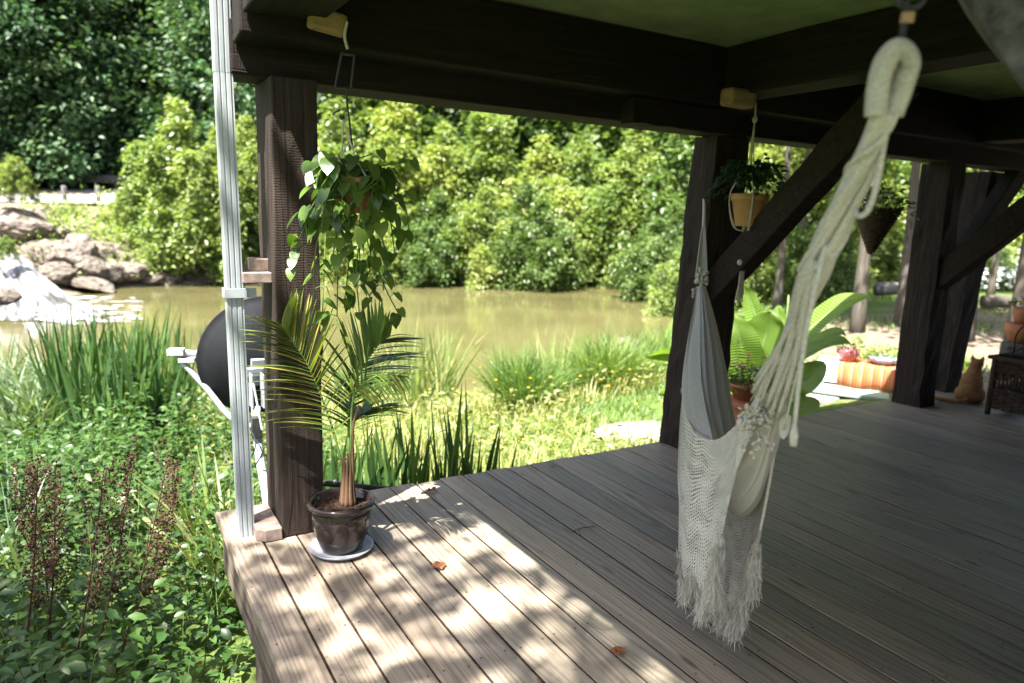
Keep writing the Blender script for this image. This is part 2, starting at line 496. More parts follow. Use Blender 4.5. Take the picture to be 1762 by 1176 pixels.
# ------------------------------------------------------------------ builders
def tag(o, label=None, cat=None, group=None, kind=None):
    for k, v in (('label', label), ('category', cat), ('group', group), ('kind', kind)):
        if v:
            o[k] = v
    return o


def thing(name, label, cat, loc=(0, 0, 0), group=None, rz=0.0):
    o = bpy.data.objects.new(name, None)
    o.empty_display_size = 0.1
    o.location = Vector([float(c) for c in loc])
    o.rotation_euler = (0, 0, rz)
    COL.objects.link(o)
    return tag(o, label, cat, group)


def link(name, me, mat, parent=None, smooth=False):
    o = bpy.data.objects.new(name, me)
    if mat is not None and not me.materials:
        me.materials.append(mat)
    if smooth:
        me.polygons.foreach_set('use_smooth', [True] * len(me.polygons))
    COL.objects.link(o)
    if parent is not None:
        o.parent = parent
    return o


def world_part(o):
    """the mesh is written in world coordinates: undo the parent's place"""
    p = o.parent
    off = Vector((0, 0, 0))
    while p is not None:
        off += p.location
        p = p.parent
    o.location = -off
    return o


def copy_tree(o, parent=None):
    c = o.copy()
    COL.objects.link(c)
    c.parent = parent
    for ch in list(o.children):
        copy_tree(ch, c)
    return c


def big_mesh(name, V, Fc, var=None, uv=None, attr='var'):
    V = np.asarray(V, dtype=np.float32).reshape(-1, 3)
    Fc = np.asarray(Fc, dtype=np.int32)
    k = Fc.shape[1]
    me = bpy.data.meshes.new(name)
    me.vertices.add(len(V))
    me.vertices.foreach_set('co', V.ravel())
    me.loops.add(Fc.size)
    me.loops.foreach_set('vertex_index', Fc.ravel())
    me.polygons.add(len(Fc))
    me.polygons.foreach_set('loop_start', np.arange(0, Fc.size, k, dtype=np.int32))
    me.polygons.foreach_set('loop_total', np.full(len(Fc), k, dtype=np.int32))
    if var is not None:
        a = me.attributes.new(attr, 'FLOAT', 'POINT')
        a.data.foreach_set('value', np.asarray(var, dtype=np.float32).ravel())
    if uv is not None:
        l = me.uv_layers.new(name='UVMap')
        l.data.foreach_set('uv', np.asarray(uv, dtype=np.float32)[Fc.ravel()].ravel())
    me.update()
    me.validate()
    return me


def norm(a):
    return a / np.maximum(np.linalg.norm(a, axis=-1, keepdims=True), 1e-9)


class MB:
    def __init__(self):
        self.v, self.f = [], []

    def add(self, vs, fs):
        n = len(self.v)
        self.v += [tuple(float(c) for c in p) for p in vs]
        self.f += [tuple(i + n for i in f) for f in fs]
        return self

    def box(self, c, s, R=None):
        c = np.array(c, float)
        h = np.array(s, float) / 2
        pts = np.array([[sx, sy, sz] for sz in (-1, 1) for sy in (-1, 1) for sx in (-1, 1)]) * h
        if R is not None:
            pts = pts @ np.array(R).T
        return self.add(pts + c, [(0, 2, 3, 1), (4, 5, 7, 6), (0, 1, 5, 4), (2, 6, 7, 3), (0, 4, 6, 2), (1, 3, 7, 5)])

    def tube(self, path, rad, n=8, cap=True, flat=1.0):
        path = np.array(path, float)
        m = len(path)
        rad = np.broadcast_to(np.array(rad, float), (m,))
        T = norm(np.gradient(path, axis=0))
        ref = np.array([0, 0, 1.0]) if abs(T[0][2]) < 0.9 else np.array([1.0, 0, 0])
        a = norm(np.cross(T[0], ref))
        vs = []
        for i in range(m):
            a = norm(a - T[i] * (a @ T[i]))
            b = np.cross(T[i], a)
            for j in range(n):
                th = 2 * math.pi * j / n
                vs.append(path[i] + rad[i] * (math.cos(th) * a + flat * math.sin(th) * b))
        fs = [(i * n + j, i * n + (j + 1) % n, (i + 1) * n + (j + 1) % n, (i + 1) * n + j) for i in range(m - 1) for j in range(n)]
        if cap:
            fs += [tuple(range(n - 1, -1, -1)), tuple((m - 1) * n + j for j in range(n))]
        return self.add(vs, fs)

    def lathe(self, prof, c=(0, 0, 0), n=32, R=None, mod=None):
        c = np.array(c, float)
        vs = []
        for r, z in prof:
            for j in range(n):
                th = 2 * math.pi * j / n
                rr = r * (mod(th, z) if mod else 1)
                p = np.array([rr * math.cos(th), rr * math.sin(th), z])
                vs.append(c + (R @ p if R is not None else p))
        m = len(prof)
        fs = [(i * n + j, i * n + (j + 1) % n, (i + 1) * n + (j + 1) % n, (i + 1) * n + j) for i in range(m - 1) for j in range(n)]
        if prof[0][0] > 1e-4 and False:
            fs.append(tuple(range(n)))
        return self.add(vs, fs)

    def sphere(self, c, r, n=10, m=7):
        r = np.broadcast_to(np.array(r, float), (3,))
        vs = [(c[0] + r[0] * math.sin(math.pi * i / m) * math.cos(2 * math.pi * j / n),
               c[1] + r[1] * math.sin(math.pi * i / m) * math.sin(2 * math.pi * j / n),
               c[2] + r[2] * math.cos(math.pi * i / m)) for i in range(m + 1) for j in range(n)]
        return self.add(vs, [(i * n + j, (i + 1) * n + j, (i + 1) * n + (j + 1) % n, i * n + (j + 1) % n) for i in range(m) for j in range(n)])

    def build(self, name, mat, parent=None, smooth=False, bevel=0.0, wp=True):
        me = bpy.data.meshes.new(name)
        me.from_pydata(self.v, [], self.f)
        me.update()
        o = link(name, me, mat, parent, smooth)
        if parent is not None and wp:
            world_part(o)
        if bevel:
            b = o.modifiers.new('bevel', 'BEVEL')
            b.width = bevel
            b.segments = 2
            b.limit_method = 'ANGLE'
        return o


def spline(pts, n):
    """Catmull-Rom through the points, n samples"""
    p = np.array(pts, float)
    if len(p) == 2:
        t = np.linspace(0, 1, n)[:, None]
        return p[0] * (1 - t) + p[1] * t
    e = np.vstack([2 * p[0] - p[1], p, 2 * p[-1] - p[-2]])
    out = []
    for s in np.linspace(0, len(p) - 1 - 1e-9, n):
        i = int(s)
        t = s - i
        a, b, c, d = e[i], e[i + 1], e[i + 2], e[i + 3]
        out.append(0.5 * (2 * b + (c - a) * t + (2 * a - 5 * b + 4 * c - d) * t * t + (3 * b - a - 3 * c + d) * t ** 3))
    return np.array(out)


def timber(name, p0, p1, w, d, mat, parent, up=(0, 0, 1), wob=0.004, bevel=0.008, seed=0):
    """a squared timber from p0 to p1 with a slightly uneven hewn surface"""
    rg = np.random.default_rng(seed + 101)
    p0, p1 = np.array(p0, float), np.array(p1, float)
    t = norm(p1 - p0)
    u = np.array(up, float)
    s = norm(np.cross(t, u))
    u = np.cross(s, t)
    n = 9
    m = MB()
    vs, fs = [], []
    for i in range(n):
        c = p0 + (p1 - p0) * i / (n - 1)
        for a, b in ((-1, -1), (1, -1), (1, 1), (-1, 1)):
            vs.append(c + s * (a * w / 2 + rg.normal(0, wob)) + u * (b * d / 2 + rg.normal(0, wob)))
    for i in range(n - 1):
        for j in range(4):
            fs.append((i * 4 + j, i * 4 + (j + 1) % 4, (i + 1) * 4 + (j + 1) % 4, (i + 1) * 4 + j))
    fs += [(3, 2, 1, 0), tuple((n - 1) * 4 + j for j in range(4))]
    m.add(vs, fs)
    return m.build(name, mat, parent, bevel=bevel)


def leaf_cloud(name, pos, dirs, nrm, L, Wd, var, fold=0.25, long=False):
    """many leaves as one mesh: base, two sides, tip (and a second pair when long)"""
    dirs = norm(dirs)
    side = norm(np.cross(dirs, nrm))
    up = np.cross(side, dirs)
    L = np.asarray(L)[:, None]
    Wd = np.asarray(Wd)[:, None]
    N = len(pos)
    if not long:
        b = pos
        l = pos + dirs * L * 0.42 + side * Wd * 0.5 + up * Wd * fold
        r = pos + dirs * L * 0.42 - side * Wd * 0.5 + up * Wd * fold
        t = pos + dirs * L - up * L * 0.08
        V = np.stack([b, l, t, r], 1)
        i = np.arange(N)[:, None] * 4
        Fc = np.concatenate([i + np.array([[0, 2, 1]]), i + np.array([[0, 3, 2]])])
        vv = np.repeat(var, 4)
    else:
        b = pos
        m1 = pos + dirs * L * 0.33
        m2 = pos + dirs * L * 0.68 - up * L * 0.04
        t = pos + dirs * L - up * L * 0.16
        V = np.stack([b, m1 + side * Wd * 0.5 + up * Wd * fold, m1, m1 - side * Wd * 0.5 + up * Wd * fold,
                      m2 + side * Wd * 0.4 + up * Wd * fold * 0.8, m2, m2 - side * Wd * 0.4 + up * Wd * fold * 0.8, t], 1)
        i = np.arange(N)[:, None] * 8
        tr = [(0, 2, 1), (0, 3, 2), (1, 2, 5), (1, 5, 4), (2, 3, 6), (2, 6, 5), (4, 5, 7), (5, 6, 7)]
        Fc = np.concatenate([i + np.array([q]) for q in tr])
        vv = np.repeat(var, 8)
    return big_mesh(name, V.reshape(-1, 3), Fc, vv)


def blades(name, base, dirs, bend, L, Wd, var, S=5, tip=0.08, pw=0.8, twist=None):
    """grass-like strips; bend is the sideways-and-down pull at the tip"""
    base, dirs, bend = [np.asarray(a, float) for a in (base, dirs, bend)]
    L = np.asarray(L)[:, None]
    N = len(base)
    side = norm(np.cross(dirs, bend + 1e-4))
    if twist is not None:
        oth = norm(np.cross(side, dirs))
        side = side * np.cos(twist)[:, None] + oth * np.sin(twist)[:, None]
    rows = []
    for s in range(S + 1):
        q = s / S
        c = base + dirs * L * q + bend * L * q * q
        w = np.asarray(Wd)[:, None] * max(tip, (1 - q ** 2.2) ** pw) * (0.75 + 0.25 * min(1, q * 4)) * 0.5
        rows += [c - side * w, c + side * w]
    V = np.stack(rows, 1)
    k = 2 * (S + 1)
    i = np.arange(N)[:, None] * k
    Fc = np.concatenate([i + np.array([[2 * s, 2 * s + 1, 2 * s + 3, 2 * s + 2]]) for s in range(S)])
    return big_mesh(name, V.reshape(-1, 3), Fc, np.repeat(var, k))


def grid_mesh(name, A, mat, parent, uv=True, smooth=True, thick=0.0):
    A = np.asarray(A, float)
    n, m = A.shape[:2]
    idx = np.arange(n * m).reshape(n, m)
    Fc = np.stack([idx[:-1, :-1], idx[1:, :-1], idx[1:, 1:], idx[:-1, 1:]], -1).reshape(-1, 4)
    U = np.stack(np.meshgrid(np.linspace(0, 1, n), np.linspace(0, 1, m), indexing='ij'), -1).reshape(-1, 2)
    me = big_mesh(name, A.reshape(-1, 3), Fc, None, U)
    o = link(name, me, mat, parent, smooth)
    if parent is not None:
        world_part(o)
    if thick:
        s = o.modifiers.new('solid', 'SOLIDIFY')
        s.thickness = thick
        s.offset = 0
    return o


def loft(rows, nu, nv):
    """rows of control points -> grid: first along each row, then across the rows"""
    R = np.array([spline(r, nu) for r in rows])
    return np.array([spline(R[:, i], nv) for i in range(nu)])


def vnoise(p, s=1.0, seed=0.0):
    """cheap smooth noise from sines, for rocks and terrain"""
    x, y, z = p[..., 0] * s + seed, p[..., 1] * s + seed * 1.7, p[..., 2] * s - seed
    return (np.sin(1.7 * x + 1.3 * np.sin(y * 1.1 + z)) + np.sin(2.3 * y + 1.1 * np.sin(z * 1.7 + x)) + np.sin(1.9 * z + 1.2 * np.sin(x * 1.3 - y))) / 3



# ================================================================== SETTING
ZW = -1.5
POND = np.array([at_z(x, y, ZW)[:2] for x, y in (
    (120, 650), (500, 672), (780, 676), (950, 652), (1085, 615), (1122, 560), (1137, 512), (1132, 494), (1060, 483),
    (1000, 478), (850, 475), (700, 475), (560, 480), (440, 488), (300, 493), (200, 497), (130, 512), (60, 530), (-60, 560), (-80, 610))])


def pond_d(x, y):
    """signed distance to the pond's outline, negative over water"""
    p = np.stack([np.asarray(x, float), np.asarray(y, float)], -1)
    d = np.full(p.shape[:-1], 1e9)
    inside = np.zeros(p.shape[:-1], bool)
    n = len(POND)
    for i in range(n):
        a, b = POND[i], POND[(i + 1) % n]
        ab = b - a
        t = np.clip(((p - a) @ ab) / (ab @ ab), 0, 1)
        d = np.minimum(d, np.linalg.norm(p - a - t[..., None] * ab, axis=-1))
        c = (a[1] > p[..., 1]) != (b[1] > p[..., 1])
        inside ^= c & (p[..., 0] < (b[0] - a[0]) * (p[..., 1] - a[1]) / (b[1] - a[1] + 1e-12) + a[0])
    return np.where(inside, -d, d)


CTRL = np.array([(-6, -6, -.9), (0, -4, -.95), (-1, 0, -.95), (1, 1.5, -.95), (3, 3, -1.12), (4.8, 2.4, -.92), (5.4, 2.9, -.85), (-1, 5, -1.05),
                 (-3, 10, -1.15), (6.5, 2.3, -.5), (7.3, 1.9, -.45), (7, -.5, -.2), (8, .5, -.22), (9, -3, -.15), (12, 4.7, -.5), (13.4, 3.3, -.5),
                 (18.8, 5.3, -.6), (30, 12, -.9), (54, 22, -1.3), (15, 10, -.7), (22, 14, -.8), (8, 6, -1.15), (10, 33, -.5), (20, 32, -.5),
                 (28, 26, -.8), (30, 42, 3), (15, 45, 4), (8, 38, 2), (-2.7, 36.8, 1.45), (1, 34.6, 1.45), (5, 32.5, 0.7), (-12, 42, 1.5),
                 (0, 42, 2.2), (-10, 48, 3.0), (-2, 29, .3), (-7, 22, 0.2), (-9, 14, -.6), (-10, 55, 7), (10, 55, 9), (30, 55, 9), (-10, 90, 27),
                 (20, 90, 27), (50, 60, 7), (60, 40, 1), (-30, 40, 4), (60, -10, -.8), (-40, 0, 0), (70, 90, 20), (-40, 90, 25)], float)


def hgt(x, y):
    x, y = np.asarray(x, float), np.asarray(y, float)
    d2 = (x[..., None] - CTRL[:, 0]) ** 2 + (y[..., None] - CTRL[:, 1]) ** 2 + 0.3
    w = d2 ** -1.6
    T = (w * CTRL[:, 2]).sum(-1) / w.sum(-1)
    d = pond_d(x, y)
    s = np.clip(d / 4.2, 0, 1)
    s = s * s * (3 - 2 * s)
    out = (ZW - 0.04) * (1 - s) + T * s
    p = np.stack([x, y, x * 0], -1)
    out = out + vnoise(p, 0.9, 3.1) * 0.05 * s
    return np.where(d < 0, ZW - 0.04 - np.clip(-d * 0.4, 0, 0.7), out)


def make_ground():
    def axis(lo, hi, c, n):
        t = np.linspace(-1, 1, n)
        a = np.where(t < 0, c + (c - lo) * -np.sinh(-t * 2.6) / math.sinh(2.6), c + (hi - c) * np.sinh(t * 2.6) / math.sinh(2.6))
        return a
    xs = axis(-160, 220, 4, 230)
    ys = axis(-60, 300, 6, 230)
    X, Y = np.meshgrid(xs, ys, indexing='ij')
    Z = hgt(X, Y)
    n, m = X.shape
    idx = np.arange(n * m).reshape(n, m)
    Fc = np.stack([idx[:-1, :-1], idx[1:, :-1], idx[1:, 1:], idx[:-1, 1:]], -1).reshape(-1, 4)
    dirt = np.clip((X - 6.2) / 3.0, 0, 1) * np.clip((9 - Y) / 4, 0, 1) * 0.62 + 0.2
    dirt = np.where((Y > 17) & (X < 8) & (Y < 46), 0.8, dirt)
    me = big_mesh('ground', np.stack([X, Y, Z], -1), Fc, dirt.ravel(), attr='dirt')
    o = link('ground', me, M['ground'], None, True)
    tag(o, 'grassy bank and bare garden soil around the pond', kind='structure')


make_ground()

# pond water, one sheet cut to stay under its banks
wm = MB()
ring = POND.mean(0) + (POND - POND.mean(0)) * 1.06
wm.add([(p[0], p[1], ZW) for p in ring], [tuple(range(len(ring)))])
me = bpy.data.meshes.new('pond_water')
bmw = bmesh.new()
vv = [bmw.verts.new((p[0], p[1], ZW)) for p in ring]
bmw.faces.new(vv)
bmesh.ops.triangulate(bmw, faces=bmw.faces[:])
bmesh.ops.recalc_face_normals(bmw, faces=bmw.faces[:])
bmw.to_mesh(me)
bmw.free()
if me.polygons[0].normal.z < 0:
    me.flip_normals()
tag(link('pond_water', me, M['water']), 'still muddy green brown pond', kind='structure')

# waterfall: a tongue of white water down the rocks, with loose sheets beside it
fl = [[P(-70, 412, 22.6), P(-14, 428, 22.2), P(22, 436, 21.9), P(46, 446, 21.8)],
      [P(-70, 440, 22.0), P(-4, 452, 21.5), P(42, 460, 21.1), P(76, 474, 21.2)],
      [P(-70, 478, 21.0), P(10, 482, 20.6), P(62, 490, 20.2), P(108, 503, 20.4)],
      [P(-70, 524, 19.6), P(20, 520, 19.4), P(85, 521, 19.2), P(146, 526, 19.6)],
      [P(-70, 580, 18.1), P(28, 572, 18.0), P(98, 557, 18.0), P(190, 540, 18.9)]]
A = loft(fl, 40, 50)
A[..., 2] = np.maximum(A[..., 2], ZW + 0.02)
A[..., 2] += (vnoise(A, 1.2, 1.2) * 0.05 + vnoise(A, 4.0, 4.2) * 0.015) * np.clip((A[..., 2] - ZW) * 3, 0, 1)
wf = grid_mesh('waterfall', A, M['fall'], None)
tag(wf, 'white water sliding down the rocks into the pond', kind='structure')

# foam streaks floating where the water lands
fm = MB()
rg = np.random.default_rng(5)
for i in range(240):
    px = rg.uniform(60, 235)
    py = rg.uniform(512, 560)
    if rg.random() < (px - 60) / 260:
        continue
    c = at_z(px, py, ZW + 0.012)
    L, w = rg.uniform(.05, .35), rg.uniform(.03, .12)
    k = 9
    ang = rg.uniform(-.3, .3) - .35
    pts = []
    for j in range(k):
        th = 2 * math.pi * j / k
        q = (L * math.cos(th) * rg.uniform(.6, 1.1), w * math.sin(th) * rg.uniform(.6, 1.1))
        pts.append((c[0] + q[0] * math.cos(ang) - q[1] * math.sin(ang), c[1] + q[0] * math.sin(ang) + q[1] * math.cos(ang), c[2] + i * 0.0004))
    fm.add(pts, [tuple(range(k))])
M['foam'] = mat_noise('foam', (0.4, 0.4, 0.39), (0.6, 0.6, 0.59), 5, 0.6, 0.3, 0)
tag(fm.build('pond_foam', M['foam']), 'white foam drifting below the waterfall', kind='stuff')

# road on the far side and its guard posts
rd = []
pa, pb = np.array([-2.7, 36.8, 1.5]), np.array([1.05, 34.6, 1.55])
dv = norm(pb - pa)
back = np.array([-dv[1], dv[0], 0])
rows = []
for t in np.linspace(-34, 9, 30):
    c = pa + dv * t
    rows.append([c + back * s + np.array([0, 0, z]) for s, z in ((-0.9, .03), (0.3, .1), (3, .42), (6.3, .85))])
A = np.array(rows)
tag(grid_mesh('road', A, M['asphalt'], None), 'pale sunlit road climbing past the waterfall', kind='structure')
for i, px in enumerate((60, 112, 170, 218)):
    b = P(px, 352, 33.4)
    m = MB()
    h = 0.86
    m.lathe([(0.0, -0.3), (.11, -.3), (.115, h - .08), (.10, h), (0, h + .015)], b, 10)
    t = thing('guard_post', ['leaning grey guard post at the road edge nearest the waterfall', 'grey wooden guard post at the road edge, second from left',
                             'grey wooden guard post at the road edge, third from left', 'grey guard post half hidden by the bright bush'][i], 'post', b, 'guard posts along the road')
    o = m.build('post', M['greywood'], t, True)
    if i == 0:
        t.rotation_euler = (0, math.radians(-16), 0)
g0 = pa + back * 6.9 + np.array([0, 0, 1.45])
t = thing('guard_rail', 'long grey guard rail behind the road', 'guard rail', g0 + dv * 4)
m = MB()
m.box(g0 - dv * 8, (34, .07, .42), np.stack([dv, back, (0, 0, 1)], 1))
m.build('rail', M['greywood'], t)
for s in np.arange(-24, 9, 3.0):
    m = MB()
    m.box(g0 + dv * s + back * .12 - np.array([0, 0, .45]), (.14, .14, 1.1), np.stack([dv, back, (0, 0, 1)], 1))
    m.build('rail_post', M['greywood'], t)

# ------------------------------------------------------------------ deck
deck = bpy.data.objects.new('deck', None)
COL.objects.link(deck)
tag(deck, 'weathered plank deck of the open porch', kind='structure')
PW, PT, PITCHB = 0.135, 0.038, 0.145
bm = bmesh.new()
bmesh.ops.create_cube(bm, size=1.0)
for v in bm.verts:
    v.co = Vector((v.co.x * PW, v.co.y * 5.2, v.co.z * PT))
bmesh.ops.bevel(bm, geom=[e for e in bm.edges], offset=0.0016, segments=2, profile=0.5, affect='EDGES')
pm = bpy.data.meshes.new('plank')
bm.to_mesh(pm)
bm.free()
pm.materials.append(M['plank'])
rg = np.random.default_rng(21)
nail = MB()
NP = 64
for i in range(NP):
    o = bpy.data.objects.new('plank', pm)
    COL.objects.link(o)
    o.parent = deck
    x = i * PITCHB + 0.072
    yend = -0.03 - 0.05 * math.sin(min(x / 5.0, 1) * math.pi) + rg.normal(0, .006) if x > 0.5 else 0.0
    o.location = (x + rg.normal(0, .0007), yend - 2.6, -PT / 2 + rg.normal(0, .0008))
    o.rotation_euler = (0, rg.normal(0, .004), rg.normal(0, .0004))
    for y in [yend - .03] + [-0.42 - 0.4 * k for k in range(9)]:
        for s in (-1, 1):
            if rg.random() < .12:
                continue
            c = np.array([x + s * (.045 + rg.normal(0, .004)), y + rg.normal(0, .008), 0.0016])
            r = .0042
            nail.add([c + np.array([r * math.cos(a), r * math.sin(a), 0]) for a in np.linspace(0, 2 * math.pi, 7)[:-1]] + [c + np.array([0, 0, .0006])],
                     [(j, (j + 1) % 6, 6) for j in range(6)])
strip_m = MB()  # dark strips set in the board gaps so they read as dark lines
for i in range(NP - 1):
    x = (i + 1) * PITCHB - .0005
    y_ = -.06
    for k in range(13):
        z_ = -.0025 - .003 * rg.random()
        strip_m.box((x, y_ - .2, z_ - .012), (.0106, .4, .024))
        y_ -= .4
gd = strip_m.build('gap_strips', M['soil'], deck)
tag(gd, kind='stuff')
nh = nail.build('nail_heads', M['nail'], deck)
tag(nh, kind='stuff')
m = MB()
m.box((0.045, -2.62, -.16), (.04, 5.16, .235))
m.build('rim_joist', M['rim'], deck, bevel=.004)
m = MB()
m.box((4.7, -0.17, -.16), (9.2, .04, .235))
m.build('rim_joist', M['rim'], deck, bevel=.004)
for k in range(9):
    m = MB()
    m.box((4.7, -.6 - .5 * k, -.15), (9.2, .045, .2))
    m.build('joist', M['rim'], deck)
for x, y in ((.16, -.5), (.16, -1.6), (.16, -3.2), (3.0, -.35), (5.6, -.35)):
    m = MB()
    m.box((x, y, -.75), (.14, .14, .95))
    m.build('pier', M['rim'], deck, bevel=.005)

# ------------------------------------------------------------------ porch frame
porch = thing('timber_porch', 'dark timber porch frame with heavy posts, beams and green ceiling', 'porch', (0.3, -0.25, 0))


def hewn(name, bot, top, mat, seed=0, n=14, wob=.004):
    """post between two quads of corners (bottom, top)"""
    rg = np.random.default_rng(seed)
    bot, top = np.array(bot, float), np.array(top, float)
    m = MB()
    vs, fs = [], []
    for i in range(n):
        q = i / (n - 1)
        c = bot * (1 - q) + top * q
        for j in range(4):
            a, b = c[j], c[(j + 1) % 4]
            for k in range(3):
                p = a * (1 - k / 3) + b * (k / 3)
                vs.append(p + rg.normal(0, wob, 3) * np.array([1, 1, .0]))
    for i in range(n - 1):
        for j in range(12):
            fs.append((i * 12 + j, i * 12 + (j + 1) % 12, (i + 1) * 12 + (j + 1) % 12, (i + 1) * 12 + j))
    fs += [tuple(range(11, -1, -1)), tuple((n - 1) * 12 + j for j in range(12))]
    m.add(vs, fs)
    return m.build(name, mat, porch, bevel=.006)


def rect(x0, x1, y0, y1, z):
    return [(x0, y0, z), (x1, y0, z), (x1, y1, z), (x0, y1, z)]


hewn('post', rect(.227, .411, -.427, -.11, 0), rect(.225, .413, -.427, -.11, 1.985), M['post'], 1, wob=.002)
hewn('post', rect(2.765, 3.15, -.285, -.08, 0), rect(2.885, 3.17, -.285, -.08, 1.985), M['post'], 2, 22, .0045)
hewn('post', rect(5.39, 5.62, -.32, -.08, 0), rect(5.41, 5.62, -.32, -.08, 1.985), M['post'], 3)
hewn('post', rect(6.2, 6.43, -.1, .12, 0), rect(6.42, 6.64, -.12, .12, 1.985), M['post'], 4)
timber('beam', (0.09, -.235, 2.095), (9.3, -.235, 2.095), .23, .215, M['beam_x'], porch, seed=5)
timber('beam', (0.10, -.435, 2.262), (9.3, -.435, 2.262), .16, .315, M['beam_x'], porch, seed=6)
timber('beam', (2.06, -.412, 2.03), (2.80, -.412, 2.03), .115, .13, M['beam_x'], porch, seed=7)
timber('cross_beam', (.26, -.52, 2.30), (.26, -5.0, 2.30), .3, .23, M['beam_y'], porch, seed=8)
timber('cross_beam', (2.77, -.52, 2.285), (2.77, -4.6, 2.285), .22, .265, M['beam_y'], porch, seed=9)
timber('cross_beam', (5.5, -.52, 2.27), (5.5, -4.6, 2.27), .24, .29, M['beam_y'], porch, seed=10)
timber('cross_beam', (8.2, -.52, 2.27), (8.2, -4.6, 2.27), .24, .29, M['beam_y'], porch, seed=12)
timber('brace', (2.97, -.22, 0.99), (2.97, -1.36, 2.16), .13, .17, M['brace'], porch, seed=13)
timber('brace', (5.5, -.24, 1.03), (5.5, -1.42, 2.14), .14, .18, M['brace'], porch, seed=14)
timber('brace', (5.75, -.235, 1.10), (6.62, -.235, 1.99), .12, .16, M['brace'], porch, seed=15)
m = MB()
m.box((4.75, -2.72, 2.437), (9.3, 4.44, .03))
m.build('ceiling_panel', M['ceiling'], porch)
m = MB()
m.box((4.95, -2.6, 2.51), (9.86, 5.9, .1))
m.build('roof', M['wallwood'], porch)
# grey weathered brace by the near hook, and the post it leans on
nb0, nb1 = P(1652, -150, 1.42), P(1990, 330, 1.30)
M['brace_grey'] = mat_noise('silver weathered brace', (0.03, 0.029, 0.029), (0.12, 0.116, 0.116), 22, .85, .2, .6, .01)
timber('brace', nb0, nb1, .14, .15, M['brace_grey'], porch, seed=16)
np_ = P(2040, 588, 1.36)
hewn('post', rect(np_[0] - .02, np_[0] + .18, np_[1] - .1, np_[1] + .1, 0), rect(np_[0] - .02, np_[0] + .18, np_[1] - .1, np_[1] + .1, 2.42), M['post'], 17)
# unseen board wall, added to darken the right side of the deck
for k in range(27):
    m = MB()
    m.box((1.5 + k * .3, -3.06 + (k % 2) * .004, 1.2), (.294, .03, 2.41))
    m.build('shade_wall_board', M['wallwood'], porch)
# small wooden pieces on the frame
m = MB()
c0 = at_y(563, 38, -.585)
m.box(c0, (.15, .05, .085), Matrix.Rotation(.12, 3, 'Y'))
m.build('peg_block', M['newwood'], porch, bevel=.015)
c1 = at_y(1270, 173, -.66)
m = MB()
m.box(c1 + np.array([0, 0, .01]), (.2, .09, .095))
m.build('peg_block', M['newwood'], porch, bevel=.02)
m = MB()
m.box((.165, -.31, 1.165), (.12, .10, .045))
m.build('standoff_block', M['block'], porch, bevel=.004)
m = MB()
m.box((.19, -.25, 1.215), (.07, .1, .055))
m.build('standoff_block', M['block'], porch, bevel=.004)
m = MB()
q = [(.115, -.40), (.15, -.44), (.222, -.44), (.222, -.13), (.115, -.13)]
m.add([(x, y, z) for z in (.002, .058) for x, y in q], [(4, 3, 2, 1, 0), (5, 6, 7, 8, 9)] + [(i, (i + 1) % 5, (i + 1) % 5 + 5, i + 5) for i in range(5)])
m.build('base_block', M['block'], porch, bevel=.004)
m = MB()
m.box((.13, -.522, 2.29), (.05, .004, .1))
m.build('tie_plate', M['steel'], porch)

# ------------------------------------------------------------------ downspout
ds = thing('downspout', 'white ribbed downspout standing at the deck corner', 'downspout', (.085, -.30, 0))
prof = []
w, d = .068, .055
for k in range(4):
    prof.append((-w / 2 + .004, -d / 2))
ribs = []
nx = 3
for s in range(nx):                      # ribbed front (towards -y)
    x0 = -w / 2 + .003 + s * (w - .006) / nx
    x1 = x0 + (w - .006) / nx
    ribs += [(x0, -d / 2), (x1 - .008, -d / 2), (x1 - .0055, -d / 2 + .0035), (x1 - .0025, -d / 2 + .0035)]
ribs += [(w / 2, -d / 2 + .003), (w / 2, d / 2), (-w / 2, d / 2), (-w / 2, -d / 2 + .003)]
zs = [0.0, .9, 1.12, 1.98, 2.0, 2.44]
cx = [(.088, -.318), (.078, -.312), (.076, -.31), (.066, -.305), (.066, -.305), (.062, -.302)]
m = MB()
k = len(ribs)
vs = [(cx[i][0] + a, cx[i][1] + b, zs[i]) for i in range(6) for a, b in ribs]
fs = [(i * k + j, i * k + (j + 1) % k, (i + 1) * k + (j + 1) % k, (i + 1) * k + j) for i in range(5) for j in range(k)]
m.add(vs, fs)
m.build('pipe', M['white_metal'], ds)
m = MB()
sg = 1.02
vs = [(.065 + a * sg, -.305 + b * sg, z) for z in (1.99, 2.47) for a, b in ribs]
m.add(vs, [(j, (j + 1) % k, k + (j + 1) % k, k + j) for j in range(k)])
m.build('upper_sleeve', M['white_metal'], ds)
m = MB()
m.box((.078, -.345, 1.10), (.079, .006, .04))
m.box((.036, -.311, 1.10), (.006, .072, .04))
m.box((.119, -.311, 1.10), (.006, .072, .04))
m.box((.14, -.335, 1.10), (.045, .004, .04))
m.build('strap', M['white_metal'], ds, bevel=.001)

